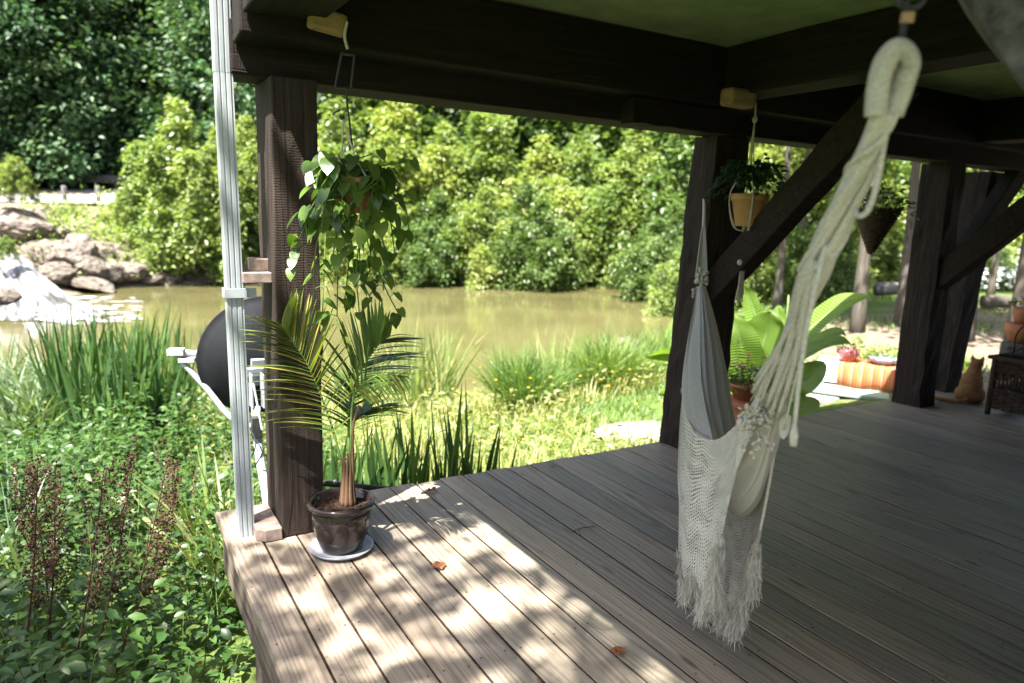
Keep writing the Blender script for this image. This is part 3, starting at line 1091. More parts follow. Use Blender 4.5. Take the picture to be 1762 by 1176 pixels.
# ================================================================== TREES
def shoots_crown(name, seed, H, base, R, nshoot, per, leaf, prof=None, spread=.5, upw=.6, wratio=.62, inner=.35, lean=(0, 0)):
    """leafy shoots that leave a central stem: each shoot carries a spray of leaves"""
    rg = np.random.default_rng(seed)
    prof = prof or (lambda q: math.sqrt(max(.02, 1 - (2 * q - .85) ** 2 / 1.35)))
    pos, dr, nr, var = [], [], [], []
    ends = []
    for i in range(nshoot):
        q = rg.random() ** .85
        az = rg.uniform(0, 2 * math.pi)
        lobe = 1 + .28 * math.sin(az * 3 + seed) + .2 * math.sin(az * 5 + q * 9 + seed * 2)
        r = R * prof(q) * lobe * rg.uniform(.45, 1.05)
        z = base + (H - base) * q
        cx, cy = lean[0] * q, lean[1] * q
        e = np.array([cx + r * math.cos(az), cy + r * math.sin(az), z])
        s = np.array([cx + inner * r * math.cos(az), cy + inner * r * math.sin(az), z - (upw * r * .6 + .2)])
        ends.append((s, e))
        t = rg.uniform(.25, 1.06, per)[:, None]
        c = s + (e - s) * t
        sc = spread * (1.15 - .55 * t)
        p = c + rg.normal(0, 1, (per, 3)) * sc * np.array([1, 1, .55])
        d = norm((p - c) + norm(e - s) * .35 + rg.normal(0, .25, (per, 3)) + np.array([0, 0, -.25]))
        n = norm(rg.normal(0, .55, (per, 3)) + np.array([0, 0, 1.0]) + norm(p - np.array([cx, cy, z])) * .5)
        pos.append(p); dr.append(d); nr.append(n)
        var.append(np.clip(rg.uniform(0, .35) + rg.uniform(0, .5, per) + .25 * (t[:, 0] - .3), 0, 1))
    pos, dr, nr, var = [np.concatenate(a) for a in (pos, dr, nr, var)]
    L = leaf * rg.uniform(.6, 1.3, len(pos))
    return leaf_cloud(name, pos, dr, nr, L, L * wratio, var), ends


def trunk_mesh(H, r0, ends, seed, bend=.3, nb=14, top=.85):
    rg = np.random.default_rng(seed)
    m = MB()
    pth = [np.array([0, 0, -.4])]
    for k in range(1, 8):
        q = k / 7
        pth.append(np.array([bend * math.sin(q * 2.2 + seed) * q, bend * math.cos(q * 1.7 + seed) * q * .7, H * top * q]))
    pth = np.array(pth)
    sp = spline(pth, 16)
    m.tube(sp, [r0 * (1.35 - .35 * min(1, k * .6)) * (1 - .9 * k / 15) + .01 for k in range(16)], 9)
    for s, e in [ends[i] for i in rg.choice(len(ends), min(nb, len(ends)), False)]:
        k = int(np.argmin(np.abs(sp[:, 2] - (s[2] - .5))))
        m.tube(spline([sp[k], (sp[k] + s) / 2 + np.array([0, 0, .1]), s, e], 8), np.linspace(max(.02, r0 * .28 * (1 - k / 18)), .008, 8), 5)
    me = bpy.data.meshes.new('trunk')
    me.from_pydata(m.v, [], m.f)
    me.update()
    me.materials.append(M['bark'])
    me.polygons.foreach_set('use_smooth', [True] * len(me.polygons))
    return me


def make_tree(name, crown, trunk, mat, label, loc, scale=1.0, rz=0.0, group=None, sz=None, cat='tree'):
    t = thing(name, label, cat, loc, group, rz)
    t.scale = (scale, scale, sz or scale)
    o = bpy.data.objects.new('crown', crown)
    if not crown.materials:
        crown.materials.append(mat)
    COL.objects.link(o)
    o.parent = t
    if trunk is not None:
        o2 = bpy.data.objects.new('trunk', trunk)
        COL.objects.link(o2)
        o2.parent = t
    return t


def cone_prof(q):
    return (1 - q) ** .55 * (0.55 + .45 * min(1, q * 5)) + .06


def round_prof(q):
    return math.sqrt(max(.03, 1 - (2 * q - .9) ** 2 / 1.25))


def multi_crown(seed, leaders, leaf, per=30, spread=.3, wratio=.62):
    """a crown of several leaders (x, y, base, top, radius, shoots), each a ragged spire of its own"""
    rg = np.random.default_rng(seed)
    pos, dr, nr, var, ends = [], [], [], [], []
    for (lx, ly, b, t, R, ns) in leaders:
        tone = rg.uniform(0, .3)
        for i in range(ns):
            q = rg.random() ** .8
            az = rg.uniform(0, 2 * math.pi)
            r = R * ((1 - q) ** .6 * (.5 + .5 * min(1, q * 4)) + .05) * rg.uniform(.35, 1.15)
            z = b + (t - b) * q
            s0 = np.array([lx + .2 * r * math.cos(az), ly + .2 * r * math.sin(az), z - .55 * r - .15])
            e = np.array([lx + r * math.cos(az), ly + r * math.sin(az), z + .25 * r])
            ends.append((s0, e))
            n = int(per * rg.uniform(.6, 1.4))
            k = rg.uniform(.2, 1.1, n)[:, None]
            c = s0 + (e - s0) * k
            p = c + rg.normal(0, 1, (n, 3)) * spread * (1.2 - .7 * k) * np.array([1, 1, .6])
            pos.append(p)
            dr.append(norm((p - c) + norm(e - s0) * .3 + rg.normal(0, .3, (n, 3)) + np.array([0, 0, -.3])))
            nr.append(norm(rg.normal(0, .6, (n, 3)) + np.array([0, 0, .9]) + norm(e - s0) * .5))
            var.append(np.clip(tone + rg.uniform(-.1, .25) + rg.uniform(0, .45, n), 0, 1))
    pos, dr, nr, var = [np.concatenate(a) for a in (pos, dr, nr, var)]
    L = leaf * rg.uniform(.5, 1.4, len(pos))
    return leaf_cloud('crown', pos, dr, nr, L, L * wratio, var), ends


BR = []
for s in range(3):
    rg = np.random.default_rng(400 + s)
    ld = [(0, 0, .8, 8.0, 1.5, 90)]
    for k in range(11):
        a, r = k * 2.4 + s, rg.uniform(.8, 2.5)
        top = rg.uniform(3.0, 7.6) * (1.1 - .12 * r)
        ld.append((r * math.cos(a), r * math.sin(a), rg.uniform(0, .35) * top, top, rg.uniform(.8, 1.35), int(16 + 7 * top)))
    cr, en = multi_crown(40 + s, ld, .21, 40, .23)
    BR.append((cr, trunk_mesh(8, .12, en, 40 + s)))
# broader trees leaning over the water
MD = []
for s in range(3):
    rg = np.random.default_rng(420 + s)
    ld = []
    for k in range(17):
        a, r = k * 2.4 + s * 1.1, 3.1 * math.sqrt((k + .5) / 17)
        top = (6.6 - .55 * r * r * .75) * rg.uniform(.75, 1.08)
        ld.append((r * math.cos(a), r * math.sin(a), max(-.1, top - rg.uniform(2.2, 4.2)), max(1.2, top), rg.uniform(.9, 1.5), 32))
    cr, en = multi_crown(60 + s, ld, .215, 40, .26)
    MD.append((cr, trunk_mesh(6, .14, en, 60 + s)))
# deep green trees of the hillside wood
DK = []
for s in range(3):
    cr, en = shoots_crown('crown', 80 + s, 15.0, 1.0, 4.6, 330, 85, .34, round_prof, .62, .35, .55)
    DK.append((cr, trunk_mesh(15, .24, en, 80 + s, .6, 8)))

def recolour(lst, mat):
    out = []
    for c_, t_ in lst:
        c2 = c_.copy()
        c2.materials.clear()
        c2.materials.append(mat)
        out.append((c2, t_))
    return out


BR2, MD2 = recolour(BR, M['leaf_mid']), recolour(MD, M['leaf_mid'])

# hillside wood
rg = np.random.default_rng(3)
for a in np.arange(-9.5, 47, 2.6):
    dists = (45, 52, 60, 70, 82) if a < 19 else (47, 57)
    for d in dists:
        az = math.radians(a + rg.uniform(-1.3, 1.3))
        dd = d + rg.uniform(-3, 3)
        x, y = CAM[0] + dd * math.sin(az), CAM[1] + dd * math.cos(az)
        if y < 43 and x < 8:
            y += 5
        k = rg.integers(3)
        s = rg.uniform(.8, 1.15)
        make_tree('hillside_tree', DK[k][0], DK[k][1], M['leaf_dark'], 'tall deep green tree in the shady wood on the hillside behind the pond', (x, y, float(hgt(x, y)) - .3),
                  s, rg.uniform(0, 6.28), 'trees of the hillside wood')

# trees along the far bank of the pond
BANK = [  # pixel x, depth, kind, index, scale, label
    (318, 28.5, 'B', 0, .86, 'bright yellow green pointed tree growing from the rocks left of the white downspout'),
    (262, 29.5, 'B', 1, .42, 'low yellow green bush between the guard posts and the tall pointed tree'),
    (385, 31, 'B', 2, .62, 'bright tree just left of the white downspout'),
    (430, 33, 'B', 1, .66, 'bright green tree in the gap between downspout and left porch post'),
    (580, 33.5, 'B', 1, 1.02, 'tall bright tree behind the trailing hanging plant'),
    (685, 34, 'B', 0, 1.12, 'bright tree with a pointed top, right of the hanging plant'),
    (765, 34, 'B', 2, .92, 'bright pointed tree on the far bank, left of the pond middle'),
    (845, 35, 'B', 1, 1.14, 'bright leafy tree on the far bank, middle of the pond view'),
    (925, 34, 'B', 0, .88, 'bright leafy tree on the far bank, right of the pond middle'),
    (1005, 35, 'M', 0, 1.05, 'rounded tree on the far bank under the beam'),
    (1085, 33, 'B', 2, .95, 'bright spreading tree where the far bank turns'),
    (1165, 33, 'm', 0, 1.3, 'mid green tree just left of the middle porch post'),
    (625, 41, 'b', 2, 1.3, 'deeper green tree showing between the two bright trees by the hanging plant'),
    (730, 42, 'm', 1, 1.75, 'deeper green tall tree behind the far bank, left of the pond middle'),
    (805, 41, 'b', 0, 1.5, 'deeper green tall tree behind the far bank, middle of the pond view'),
    (890, 42, 'm', 2, 1.8, 'deeper green tall tree behind the far bank, right of the pond middle'),
    (965, 41, 'b', 1, 1.55, 'deeper green tall tree behind the rounded tree under the beam'),
    (1045, 42, 'm', 0, 1.9, 'deeper green tall tree behind the far bank where it turns'),
    (1125, 41, 'b', 2, 1.6, 'deeper green tall tree left of the middle porch post, at the back'),
    (640, 31.6, 'M', 1, .62, 'rounded bush hanging over the water right of the trailing plant'),
    (740, 31.3, 'm', 0, .66, 'rounded bush hanging over the far water edge, second from left'),
    (830, 31.6, 'M', 1, .70, 'rounded bush hanging over the far water edge, third from left'),
    (915, 31.0, 'm', 0, .72, 'broad bush hanging over the far water edge, fourth from left'),
    (1000, 33, 'M', 1, .60, 'rounded bush behind the stony spit of the pond'),
    (1150, 27.0, 'm', 0, .60, 'leafy bush beside the middle post above the dark pond corner'),
    (1190, 23.0, 'M', 1, .40, 'low bush at the pond corner hidden partly by the middle post'),
    (450, 32.0, 'm', 0, .45, 'low green bush at the water behind the left porch post'),
    (530, 32.5, 'M', 1, .5, 'low green bush at the water left of the trailing plant')]
rg = np.random.default_rng(8)
for px, d, kd, k, s, lab in BANK:
    p = P(px, 470, d)
    z = float(hgt(p[0], p[1]))
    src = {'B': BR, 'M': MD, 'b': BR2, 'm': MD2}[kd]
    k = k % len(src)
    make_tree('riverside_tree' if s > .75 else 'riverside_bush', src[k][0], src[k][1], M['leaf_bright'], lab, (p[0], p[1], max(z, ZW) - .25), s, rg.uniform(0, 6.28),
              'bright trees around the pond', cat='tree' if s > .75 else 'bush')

# small bushes among the rocks on the left
for px, py, d, s, lab in ((14, 305, 25, .24, 'bright bush at the left edge level with the guard rail'), (4, 426, 20.5, .11, 'small yellow green sapling at the left edge above the waterfall'),
                          (125, 385, 30, .22, 'small bush on the rocks below the second guard post'), (195, 385, 29.5, .26, 'small bush on the rocks below the third guard post'),
                          (225, 440, 28.2, .16, 'tuft of green leaves low on the boulders')):
    p = P(px, py, d)
    make_tree('rock_bush', MD[px % 3][0], BR[px % 3][1], M['leaf_bright'], lab, (p[0], p[1], p[2] - s * 3.2), s, px * .7, 'bushes among the rocks', cat='bush')

# woodland on the right, seen under the porch
GL = []
for s in range(2):
    cr, en = shoots_crown('crown', 120 + s, 12.0, 5.6, 3.6, 170, 30, .24, round_prof, .5, .4)
    GL.append((cr, en))
RIGHT = [  # px, base py, ground z, trunk radius, label
    (1475, 572, -.5, .115, 'slim dark trunked garden tree just right of the banana plant'),
    (1548, 565, -.55, .10, 'straight grey trunked tree just left of the right porch post'),
    (1662, 585, -.5, .12, 'pale barked tree trunk seen between the right posts'),
    (1748, 592, -.5, .15, 'thick grey tree trunk at the right edge behind the clay pots'),
    (1338, 520, -.6, .10, 'slender far tree behind the clay pot and the brace'),
    (1368, 505, -.7, .10, 'slender far tree behind the middle of the slanting brace'),
    (1440, 490, -.7, .11, 'slender far tree beside the hammock rope'),
    (1705, 500, -.7, .12, 'slender far tree left of the parked car')]
for i, (px, py, gz, r, lab) in enumerate(RIGHT):
    p = at_z(px, py, gz)
    z = float(hgt(p[0], p[1]))
    tr = trunk_mesh(11, r, GL[i % 2][1], 200 + i, .25, 14, .9)
    make_tree('garden_tree', GL[i % 2][0], tr, M['leaf_bright'], lab, (p[0], p[1], z), 1.0, i * 1.3, 'trees of the right hand garden')
rg = np.random.default_rng(17)
RB = [(1300, 30, 'M', 1.2, 'leafy tree behind the hanging clay pot'), (1370, 34, 'M', 1.4, 'leafy tree behind the slanting brace'), (1430, 40, 'M', 1.5, 'leafy tree far behind the hammock rope'),
      (1500, 44, 'M', 1.5, 'leafy tree behind the hanging basket'), (1580, 46, 'M', 1.6, 'leafy tree behind the right porch post'), (1650, 52, 'M', 1.7, 'leafy tree behind the pale trunk'),
      (1720, 58, 'M', 1.8, 'leafy tree behind the parked car'), (1790, 60, 'M', 1.8, 'leafy tree at the right edge behind the parked car'), (1860, 50, 'M', 1.7, 'leafy tree just beyond the right edge'),
      (1262, 22, 'M', .5, 'dense bush behind the middle post and the clay pot'), (1330, 22, 'M', .36, 'dark green bush behind the banana leaves'), (1400, 21, 'M', .4, 'dark green bush right of the banana leaves'),
      (1440, 26, 'M', .36, 'low bush on the slope behind the slim tree'), (1540, 30, 'M', .3, 'rounded low bush on the lawn behind the basket'), (1700, 34, 'M', .32, 'low flowering bush in front of the parked car')]
for i, (px, d, kd, s, lab) in enumerate(RB):
    p = P(px, 450, d)
    z = float(hgt(p[0], p[1]))
    make_tree('woodland_tree' if s > .8 else 'garden_bush', (MD, MD, MD2)[i % 3][i % 3][0], MD[i % 3][1], M['leaf_bright'], lab, (p[0], p[1], z - .2), s, rg.uniform(0, 6.28), 'woodland beyond the garden',
              cat='tree' if s > .8 else 'bush')

# the trees that stand beside and behind the photographer and dapple deck and weeds
cr, en = shoots_crown('crown', 333, 11.0, 5.4, 2.75, 150, 34, .165, round_prof, .40, .4)
make_tree('shade_tree', cr, trunk_mesh(11.5, .2, en, 333, .3, 20, .85), M['leaf_mid'], 'shade tree beside the porch, out of view', (-4.15, -4.2, -.95), 1.0, 0.4)
cr, en = shoots_crown('crown', 335, 10.5, 4.6, 2.8, 230, 34, .18, round_prof, .42, .4)
make_tree('shade_tree', cr, trunk_mesh(10.5, .2, en, 335, .3, 20, .85), M['leaf_mid'], 'second shade tree left of the porch, out of view', (-6.1, -2.6, -.95), 1.0, 1.4)

# ================================================================== ROCKS
def rock_mesh(seed, n=4):
    bm = bmesh.new()
    bmesh.ops.create_icosphere(bm, subdivisions=n, radius=1.0)
    for v in bm.verts:
        p = np.array(v.co)
        k = 1 + .24 * vnoise(p, 1.3, seed * 2.7) + .13 * vnoise(p, 3.1, seed * 1.1) - .1 * abs(vnoise(p, 5.3, seed * .7)) + .035 * vnoise(p, 11, seed)
        q = p * k
        for ax in ((1, .3, .2), (-.4, .9, .3), (.1, -.6, .9), (-.8, -.5, .4), (.3, .2, -1)):
            a = norm(np.array(ax) + .3 * np.sin(seed + np.array(ax) * 9))
            dd = q @ a
            if dd > .78:
                q = q - a * (dd - .78) * .85
        v.co = Vector(q)
    me = bpy.data.meshes.new('boulder')
    bm.to_mesh(me)
    bm.free()
    me.materials.append(M['rock'])
    return me


RK = [rock_mesh(s) for s in range(5)]
ROCKS = [  # px, py centre, depth, width px, height px, label
    (38, 392, 25.5, 92, 56, 'large dark overhung boulder at the left edge above the waterfall'),
    (85, 410, 26, 60, 40, 'grey slab of rock just right of the overhung boulder'),
    (105, 440, 25, 74, 46, 'tan boulder at the head of the white water'),
    (138, 438, 25.5, 56, 60, 'rounded tan boulder in the middle of the rock bank'),
    (150, 462, 25, 50, 42, 'ball shaped pale boulder beside the white water'),
    (95, 475, 24, 66, 40, 'dark wet boulder touching the white water'),
    (135, 395, 29, 40, 26, 'pale boulder below the second guard post'),
    (180, 410, 29, 58, 26, 'flat tan boulder below the third guard post'),
    (215, 395, 30, 40, 22, 'small flat boulder left of the bright pointed tree'),
    (185, 470, 26, 60, 40, 'jagged pale boulder at the water edge'),
    (225, 470, 26.5, 50, 36, 'broken pale boulder right of the jagged one'),
    (262, 482, 27, 40, 18, 'low boulder at the foot of the bright pointed tree'),
    (155, 488, 24.5, 76, 18, 'low wet rock ledge at the pond edge'),
    (320, 425, 31, 60, 40, 'pale boulder half hidden by the bright pointed tree'),
    (355, 430, 31.5, 50, 36, 'boulder just left of the white downspout'),
    (14, 512, 19.5, 40, 26, 'dark rock standing in the white water at left'),
    (170, 440, 27, 70, 50, None), (200, 450, 27.5, 60, 46, None), (120, 460, 25.6, 60, 44, None), (70, 440, 25, 60, 50, None), (240, 488, 27, 36, 14, None),
    (290, 490, 27.5, 40, 10, None), (330, 489, 28, 36, 10, None), (370, 487, 28.5, 36, 10, None), (60, 375, 29, 50, 24, None), (160, 380, 31, 50, 20, None),
    (230, 455, 28, 40, 40, None), (300, 455, 30, 50, 30, None), (350, 460, 30.5, 50, 26, None)]


def ray_ground(px, py, d0=12.0, d1=60.0):
    """where the line of sight meets the bank"""
    dd = np.linspace(d0, d1, 400)
    pts = CAM + ray(px, py)[None, :] * dd[:, None]
    under = pts[:, 2] < hgt(pts[:, 0], pts[:, 1])
    k = int(np.argmax(under)) if under.any() else len(dd) - 1
    return float(dd[k])


rgk = np.random.default_rng(91)
for k in range(75):
    px, py = rgk.uniform(50, 400), rgk.uniform(366, 492)
    if py < 400 and px > 250:
        continue
    big_ = rgk.random() < .35
    ROCKS.append((px, py, ray_ground(px, py), rgk.uniform(34, 56) if big_ else rgk.uniform(14, 32), rgk.uniform(24, 36) if big_ else rgk.uniform(10, 22), None))
for i, (px, py, d, w, h, lab) in enumerate(ROCKS):
    p = P(px, py, d)
    o = bpy.data.objects.new('boulder', RK[i % 5])
    COL.objects.link(o)
    o.location = Vector(p)
    sx = w / F_PX * d / 2 * 1.1
    o.scale = (sx, sx * 1.1, h / F_PX * d / 2 * 1.1)
    o.rotation_euler = (RNG.normal(0, .12), RNG.normal(0, .12), i * 1.9)
    tag(o, lab or 'tan boulder packed among the others of the rock bank', 'boulder', 'boulders of the rock bank')
# low green growth between the boulders
rgk = np.random.default_rng(93)
lp, ld_, ln_, lv_ = [], [], [], []
for k in range(150):
    px, py = rgk.uniform(40, 400), rgk.uniform(360, 478)
    d = ray_ground(px, py)
    c = P(px, py, d)
    n = rgk.integers(40, 110)
    r = rgk.uniform(.25, .6)
    o_ = rgk.normal(0, 1, (n, 3)) * np.array([r, r, r * .45])
    lp.append(c + o_ + np.array([0, 0, .15 + r * .3]))
    ld_.append(norm(o_ + rgk.normal(0, .3, (n, 3))))
    ln_.append(norm(rgk.normal(0, .5, (n, 3)) + np.array([0, 0, 1])))
    lv_.append(np.clip(rgk.uniform(0, .4) + rgk.uniform(0, .6, n), 0, 1))
lp, ld_, ln_, lv_ = [np.concatenate(a) for a in (lp, ld_, ln_, lv_)]
L = rgk.uniform(.1, .24, len(lp))
tag(link('rock_greenery', leaf_cloud('rock_greenery', lp, ld_, ln_, L, L * .5, lv_), M['leaf_bright']), 'low green growth between the boulders of the far bank', kind='stuff')
# stony spit at the far right of the pond
rg = np.random.default_rng(14)
for i in range(34):
    px = rg.uniform(870, 1125)
    py = 477 + (px - 870) * .055 + rg.uniform(-2, 3) + (8 if px > 1040 and rg.random() < .5 else 0)
    p = at_z(px, py, ZW)
    o = bpy.data.objects.new('spit_stone', RK[i % 5])
    COL.objects.link(o)
    s = rg.uniform(.18, .45)
    o.location = (p[0], p[1], ZW + .02)
    o.scale = (s * 1.5, s, s * .5)
    o.rotation_euler = (0, 0, rg.uniform(0, 6))
    tag(o, 'pale stone of the low spit at the far right of the pond', 'stone', 'stones of the spit')
for i, (px, py, w, z, lab) in enumerate(((1085, 606, .42, -1.2, 'pale rock at the near water edge among the grasses'), (1100, 622, .34, -1.15, 'brown rock below the pale one among the grasses'), (1068, 618, .3, -1.2, 'small rock left of the pale one among the grasses'))):
    p = at_z(px, py, z)
    o = bpy.data.objects.new('shore_rock', RK[i])
    COL.objects.link(o)
    o.location = Vector(p)
    o.scale = (w, w, w * .7)
    tag(o, lab, 'rock', 'rocks on the near shore')

# ================================================================== NEAR PLANTS
def on_ground(x, y):
    return np.stack([x, y, hgt(x, y)], -1)


def weeds():
    rg = np.random.default_rng(31)
    N = 2600
    x = rg.uniform(-4.2, 1.4, N)
    y = rg.uniform(-1.7, 4.6, N)
    keep = ~((x > -.03) & (y < .02)) & ~((x > .35) & (y < .55)) & (np.hypot(x - CAM[0], y - CAM[1]) > 1.7) & (x > -.75 - (y + 3.5) * .42)
    x, y = x[keep], y[keep]
    n = len(x)
    b = on_ground(x, y)
    Hs = rg.uniform(.2, .72, n) * (1 + .25 * np.sin(x * 2.3 + 1) * np.sin(y * 1.9))
    Hs *= np.where(y < -.2, 1.12, 1.0)
    Hs = np.where(x > -.12, Hs * .85, Hs)
    lean = rg.normal(0, .14, (n, 2))
    pos, dr, nr, L, var = [], [], [], [], []
    stems = MB()
    for i in range(n):
        top = b[i] + np.array([lean[i, 0], lean[i, 1], Hs[i]])
        k = rg.integers(9, 15)
        base_v = rg.uniform(0, .35)
        a0 = rg.uniform(0, 6.28)
        for j in range(k):
            q = .25 + .75 * (j / (k - 1)) ** .8
            c = b[i] * (1 - q) + top * q
            az = a0 + j * 2.4 + rg.normal(0, .3)
            tilt = rg.uniform(-.45, .6) - .2 * (1 - q)
            d = np.array([math.cos(az), math.sin(az), tilt])
            pet = rg.uniform(.015, .05)
            pos.append(c + d * pet)
            dr.append(d)
            nr.append(np.array([-.35 * math.cos(az), -.35 * math.sin(az), 1]) + rg.normal(0, .34, 3))
            L.append(rg.uniform(.055, .115) * (1.1 - .35 * q))
            var.append(min(1, base_v + rg.uniform(0, .45) + .15 * q))
        if i % 2 == 0:
            stems.tube([b[i], (b[i] + top) / 2 + rg.normal(0, .01, 3), top], [.004, .003, .0015], 4, False)
    pos, dr, nr, L, var = [np.array(a) for a in (pos, dr, nr, L, var)]
    me = leaf_cloud('weed_cover', pos, dr, norm(nr), L, L * rg.uniform(.42, .6, len(L)), var, .16, True)
    o = link('weed_cover', me, M['leaf_weed'])
    tag(o, 'dense leafy green weeds crowding the left side of the deck', kind='stuff')
    s = stems.build('weed_stems', M['stem'])
    s.parent = o


weeds()


def clump(name, label, loc, n, L, Wd, mat, spreadr, lean, bendk, seed, group=None, cat='plant', pname='blades', down=.35, wvar=.3, S=6, pw=.8, az_bias=None):
    rg = np.random.default_rng(seed)
    t = thing(name, label, cat, loc, group)
    az = rg.uniform(0, 2 * math.pi, n)
    if az_bias is not None:
        az = rg.normal(az_bias[0], az_bias[1], n)
    r = spreadr * np.sqrt(rg.random(n))
    a2 = rg.uniform(0, 2 * math.pi, n)
    base = np.stack([r * np.cos(a2), r * np.sin(a2), np.full(n, -.03)], -1)
    ln = np.abs(rg.normal(lean, lean * .5, n))
    d = norm(np.stack([np.cos(az) * ln, np.sin(az) * ln, np.ones(n)], -1))
    bk = np.abs(rg.normal(bendk, bendk * .6, n))
    bend = np.stack([np.cos(az) * bk, np.sin(az) * bk, -down * bk * 2], -1)
    LL = L * rg.uniform(.55, 1.1, n)
    W_ = Wd * rg.uniform(1 - wvar, 1 + wvar, n)
    me = blades(pname, base, d, bend, LL, W_, np.clip(rg.uniform(0, 1, n), 0, 1), S, .04, pw, rg.uniform(-1.2, 1.2, n))
    o = link(pname, me, mat, t)
    return t


def gz(x, y):
    return float(hgt(x, y))


# iris and reeds at left
IR = [(200, 762, 130, 1.35, .04, 'tall clump of sword shaped iris leaves in the middle left'), (265, 742, 110, 1.35, .04, 'tall iris clump just left of the dish feed arm'),
      (150, 735, 120, 1.5, .04, 'tall iris clump in front of the waterfall'), (320, 700, 80, 1.15, .036, 'shorter iris clump behind the dish'), (235, 700, 110, 1.5, .04, 'iris clump at the back near the pond, left side')]
for i, (px, py, n, L, w, lab) in enumerate(IR):
    p = at_z(px, py, -.95)
    clump('iris_clump', lab, (p[0], p[1], gz(p[0], p[1])), n, L, w, M['leaf_iris'], .34, .16, .05, 300 + i, 'iris clumps', S=5, pw=.7)
for i, (px, py, lab) in enumerate(((40, 700, 'silvery arching grass at the left edge'), (95, 690, 'silvery arching grass beside the iris clump'), (20, 640, 'silvery arching grass at the left edge in front of the waterfall'), (110, 640, 'loose arching grass in front of the waterfall foot'))):
    p = at_z(px, py + 50, -.95)
    clump('arching_grass', lab, (p[0], p[1], gz(p[0], p[1])), 130, 1.25, .026, M['leaf_silver'], .25, .45, .32, 320 + i, 'arching grasses on the left', S=8)
p = at_z(-5, 980, -.8)
clump('arching_grass', 'pale grass blades leaning in at the left edge over the weeds', (p[0], p[1], gz(p[0], p[1])), 40, .95, .02, M['leaf_silver'], .16, .5, .35, 330, 'arching grasses on the left', S=8)
p = at_z(20, 880, -.8)
clump('arching_grass', 'grass blades at the left edge among the brown seed stalks', (p[0], p[1], gz(p[0], p[1])), 34, .8, .018, M['leaf_silver'], .14, .5, .35, 331, 'arching grasses on the left', S=8)
for i, (px, py, d, lab) in enumerate(((385, 900, 4.5, 'light green strap leaves below the dish, left of the downspout'), (430, 880, 4.3, 'light green strap leaves behind the downspout'), (345, 860, 4.8, 'strap leaves beside the brown seed stalks'))):
    p = P(px, py, d)
    clump('strap_leaf_plant', lab, (p[0], p[1], gz(p[0], p[1])), 60, .95, .028, M['leaf_grass'], .2, .35, .2, 340 + i, 'strap leaved plants by the deck corner', S=7)
# iris row behind the deck edge
IR2 = [(585, .55, .95), (625, .45, .9), (660, .55, 1.05), (705, .55, 1.1), (745, .45, 1.1), (790, .45, 1.15), (825, .45, 1.1), (610, .9, 1.0), (690, 1.0, .95), (560, .35, .85)]
for i, (px, Y, L) in enumerate(IR2):
    p = at_y(px - 10, 800, Y)
    clump('iris_clump', 'sword leaved iris behind the deck edge, number %s from the left post' % ['four', 'six', 'eight', 'ten', 'eleven', 'twelve', 'thirteen', 'five', 'nine', 'one'][i] if False else
          ['upright iris leaves directly behind the potted palm stem', 'upright iris leaves behind the palm, right of its stem', 'upright iris leaves behind the deck edge right of the pot rim',
           'dark upright iris leaves behind the deck edge below the palm tips', 'tall iris leaves behind the first sunlit deck boards', 'tall dark iris leaves right of the palm tips', 'rightmost tall iris leaves behind the deck edge',
           'paler iris leaves farther back behind the palm pot', 'paler iris leaves farther back, right of the palm pot', 'iris leaves just right of the left porch post'][i],
          (p[0], Y, gz(p[0], Y)), 32, L * 1.08, .04, M['leaf_iris'], .2, .13, .03, 360 + i, 'iris clumps', S=5, pw=.65)

# ornamental grass tufts and reeds on the sunny bank
TU = [(900, 722, 'round tuft of fine green grass in the middle of the bank', 1300, 1.0, .36, .26), (1040, 705, 'round grass tuft left of the shore rocks', 1200, .98, .36, .26),
      (960, 690, 'pale reed tuft behind the round grass tufts', 150, 1.05, .3, .1), (1085, 690, 'loose grass tuft below the shore rocks', 900, .85, .4, .26),
      (1140, 640, 'bushy fine grass tuft against the middle post', 1000, 1.15, .42, .2), (740, 700, 'tall pale reeds rising over the water right of the palm', 120, 1.45, .35, .12),
      (690, 690, 'tall pale reeds rising behind the palm tips', 90, 1.35, .35, .12), (1060, 640, 'arching reed at the water edge beside the shore rocks', 50, 1.2, .2, .25), (625, 690, 'pale feathery grass behind the palm', 140, 1.0, .36, .15)]
for i, (px, py, lab, n, L, sr, bk) in enumerate(TU):
    p = at_z(px, py, -1.2)
    clump('grass_tuft', lab, (p[0], p[1], gz(p[0], p[1])), n, L, .013 if n > 250 else .024, M['leaf_tuft'] if n > 250 else M['leaf_grass'], sr, .26, bk, 380 + i, 'grass tufts on the sunny bank', S=6)


